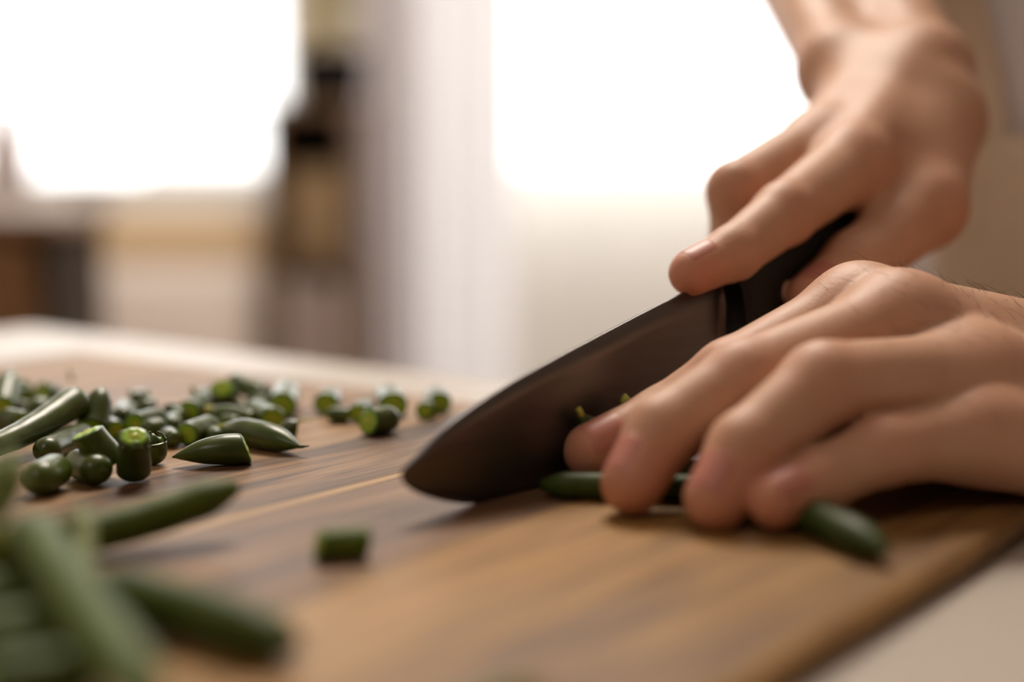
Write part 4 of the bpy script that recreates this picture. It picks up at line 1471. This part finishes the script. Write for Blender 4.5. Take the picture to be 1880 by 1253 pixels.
bean(BP, E(388, 792, 2.8), E(400, 803, 2.8), 2.8, 'round', 'round', label='small bean stub between the pointed front piece and the curled tail piece', group=G)
bean(BP, E(196, 778, 3.4), E(212, 788, 3.4), 3.4, 'round', 'cut', label='bean stub in the gap right of the pointed leaning piece', group=G)
bean(BP, E(322, 766, 3.3), E(333, 758, 3.3), 3.0, 'round', 'cut', label='dark bean stub behind the tiny frosty one', group=G)
bean(BP, E(405, 772, 2.8), E(440, 777, 2.8), 2.8, 'round', 'round', label='thin bean piece lying below the one with the brown stem scar', group=G)
bean(BP, E(90, 772, 4.4), E(122, 762, 4.4), 4.4, 'cut', 'round', label='bean piece hidden in the shade under the long bean', group=G)
bean(BP, E(48, 752, 4.2), E(82, 748, 4.2), 4.2, 'round', 'cut', label='dark bean piece between the thick bright faced one and the long bean', group=G)
bean(BP, E(12, 722, 4.0), E(48, 727, 4.0), 3.8, 'round', 'cut', label='dark bean piece below the yellowish cut end at the back left', group=G)
bean(BP, E(250, 750, 3.8), E(282, 747, 3.8), 3.8, 'round', 'cut', label='dark bean piece under the bright green cut face at the back', group=G)
bean(BP, E(398, 738, 3.4), E(430, 733, 3.4), 3.4, 'round', 'cut', label='bean piece behind the pale upright one at the back of the heap', group=G)
bean(BP, E(462, 737, 3.6), E(494, 741, 3.6), 3.6, 'cut', 'round', label='bean piece lying between the back sloping one and the bluish glint', group=G)
# loose cluster further right
bean(BP, E(598, 740, 4.2), E(612, 724, 4.2), 4.3, 'cut', 'blunt', label='leftmost green bean piece of the small cluster between heap and knife', group=G2)
bean(BP, E(600, 760, 2.8), E(640, 762, 2.8), 2.9, 'round', 'cut', label='thin frosty bean piece lying at the front left of the small cluster', group=G2)
bean(BP, E(659, 757, 3.6), E(672, 744, 3.6), 3.5, 'cut', 'round', label='short bean piece in the middle of the small cluster', group=G2)
bean(BP, E(676, 774, 4.6), E(728, 767, 4.3), 4.8, 'cut', 'round', tiltA=0.2, label='largest front bean piece of the small cluster between heap and knife', group=G2)
bean(BP, E(722, 744, 4.6), E(713, 728, 4.6), 4.9, 'cut', 'cut', label='cut bean piece with white top glint behind the largest piece of the small cluster', group=G2)
bean(BP, E(807, 738, 4.2), E(800, 724, 4.2), 4.2, 'cut', 'round', label='bright green bean piece nearest the knife spine behind the blade tip', group=G2)
bean(BP, E(780, 753, 3.2), E(786, 744, 3.2), 3.2, 'cut', 'round', label='small bean stub leaning against the bright piece nearest the knife spine', group=G2)
# single cut piece in front
bean(BP, E(583, 999, 3.7), E(675, 993, 3.7), 3.8, 'cut', 'cut', tiltA=0.25, mat=M_BEAN_D, label='single short bean cylinder lying alone on the board in front')
# beans held under the left hand
bean('green_bean', E(1422, 918, 4.4), E(1636, 1013, 4.0), 4.5, 'cut', 'tip', bend=0.5, mat=M_BEAN_SHADE, label='bean tip sticking out to the right under the little finger')
bean('green_bean', E(992, 889, 3.6), E(1400, 898, 3.6), 3.7, 'blunt', 'cut', mat=M_BEAN_SHADE, label='dark bean running under the fingertips in front of the forefinger')
bean('green_bean', E(1150, 868, 4.0), E(1440, 872, 4.0), 4.0, 'cut', 'cut', mat=M_BEAN_SHADE, label='dark bean hidden deep under the hand behind the fingertips')
hb = bean('green_bean', P(1064, 764, .3745), P(1112, 808, .3770), 3.3, 'blunt', 'cut', rest=False, label='rough bean end poking up between forefinger and blade')
stalk(hb, P(1068, 764, .3743), P(1061, 750, .3735), 1.1)
hc = bean('green_bean', P(1148, 738, .3835), P(1172, 770, .3845), 2.0, 'blunt', 'cut', rest=False, label='small bean tip with yellow end at the blade above the forefinger')
stalk(hc, P(1150, 740, .3833), P(1143, 731, .3828), 1.9)
# whole beans close to the camera, out of focus
GF = 'whole beans close to the camera'
bean('green_bean', P(60, 1004, .298), P(436, 893, .322), 4.7, 'tip', 'blunt', bend=-1.5, rest=False, label='blurred whole bean in front, its blunt end pointing up right over the board', group=GF)
bean('green_bean', E(150, 1062, 5.5), E(540, 1176, 5.0), 5.2, 'tip', 'blunt', bend=0.8, label='blurred whole bean lying lowest in front, its blunt end pointing right', group=GF)
bean('green_bean', P(45, 962, .278), P(285, 1300, .200), 4.5, 'blunt', 'tip', bend=1.0, rest=False, mat=M_BEAN_L, label='pale blurred bean crossing the front heap steeply down to the right', group=GF)
bean('green_bean', P(22, 828, .270), P(-15, 985, .262), 3.9, 'blunt', 'tip', rest=False, mat=M_BEAN_P, label='pale blurred bean standing up at the left edge of the picture', group=GF)
bean('green_bean', P(152, 925, .287), P(148, 1100, .262), 2.6, 'tip', 'blunt', rest=False, mat=M_BEAN_Y, label='thin yellowish bean hanging down in the middle of the front heap', group=GF)
bean('green_bean', P(-60, 1035, .272), P(150, 950, .276), 4.6, 'cut', 'tip', rest=False, mat=M_BEAN_Y, label='yellow green blurred bean lying across the front heap at the left edge', group=GF)
bean('green_bean', E(-60, 1165, 5), E(200, 1122, 5), 4.8, 'cut', 'blunt', label='dark bean at the bottom of the front heap behind the pale crossing bean', group=GF)
bean('green_bean', E(-40, 1255, 5), E(210, 1215, 5), 4.8, 'cut', 'blunt', label='dark bean in the bottom left corner of the picture', group=GF)
bean('green_bean', E(-80, 1090, 5), E(170, 1060, 5), 4.8, 'cut', 'blunt', label='dark bean in the front heap, its blunt end under the thin yellowish one', group=GF)
bean('green_bean', P(-60, 1120, .262), P(215, 1085, .268), 4.4, 'cut', 'tip', rest=False, label='dark bean resting across the others in the front heap', group=GF)
bean('green_bean', P(-60, 1215, .238), P(190, 1175, .246), 4.6, 'cut', 'blunt', rest=False, label='dark bean near the bottom left corner, resting on the lowest ones', group=GF)
bean('green_bean', E(-60, 1020, 4.6), E(130, 1000, 4.6), 4.6, 'cut', 'blunt', label='dark bean at the back of the front heap near the left edge', group=GF)
bean('green_bean', E(1006, 1262, 4), E(820, 1345, 4), 4.0, 'tip', 'cut', label='bean tip just entering the picture at the bottom centre', group=GF)
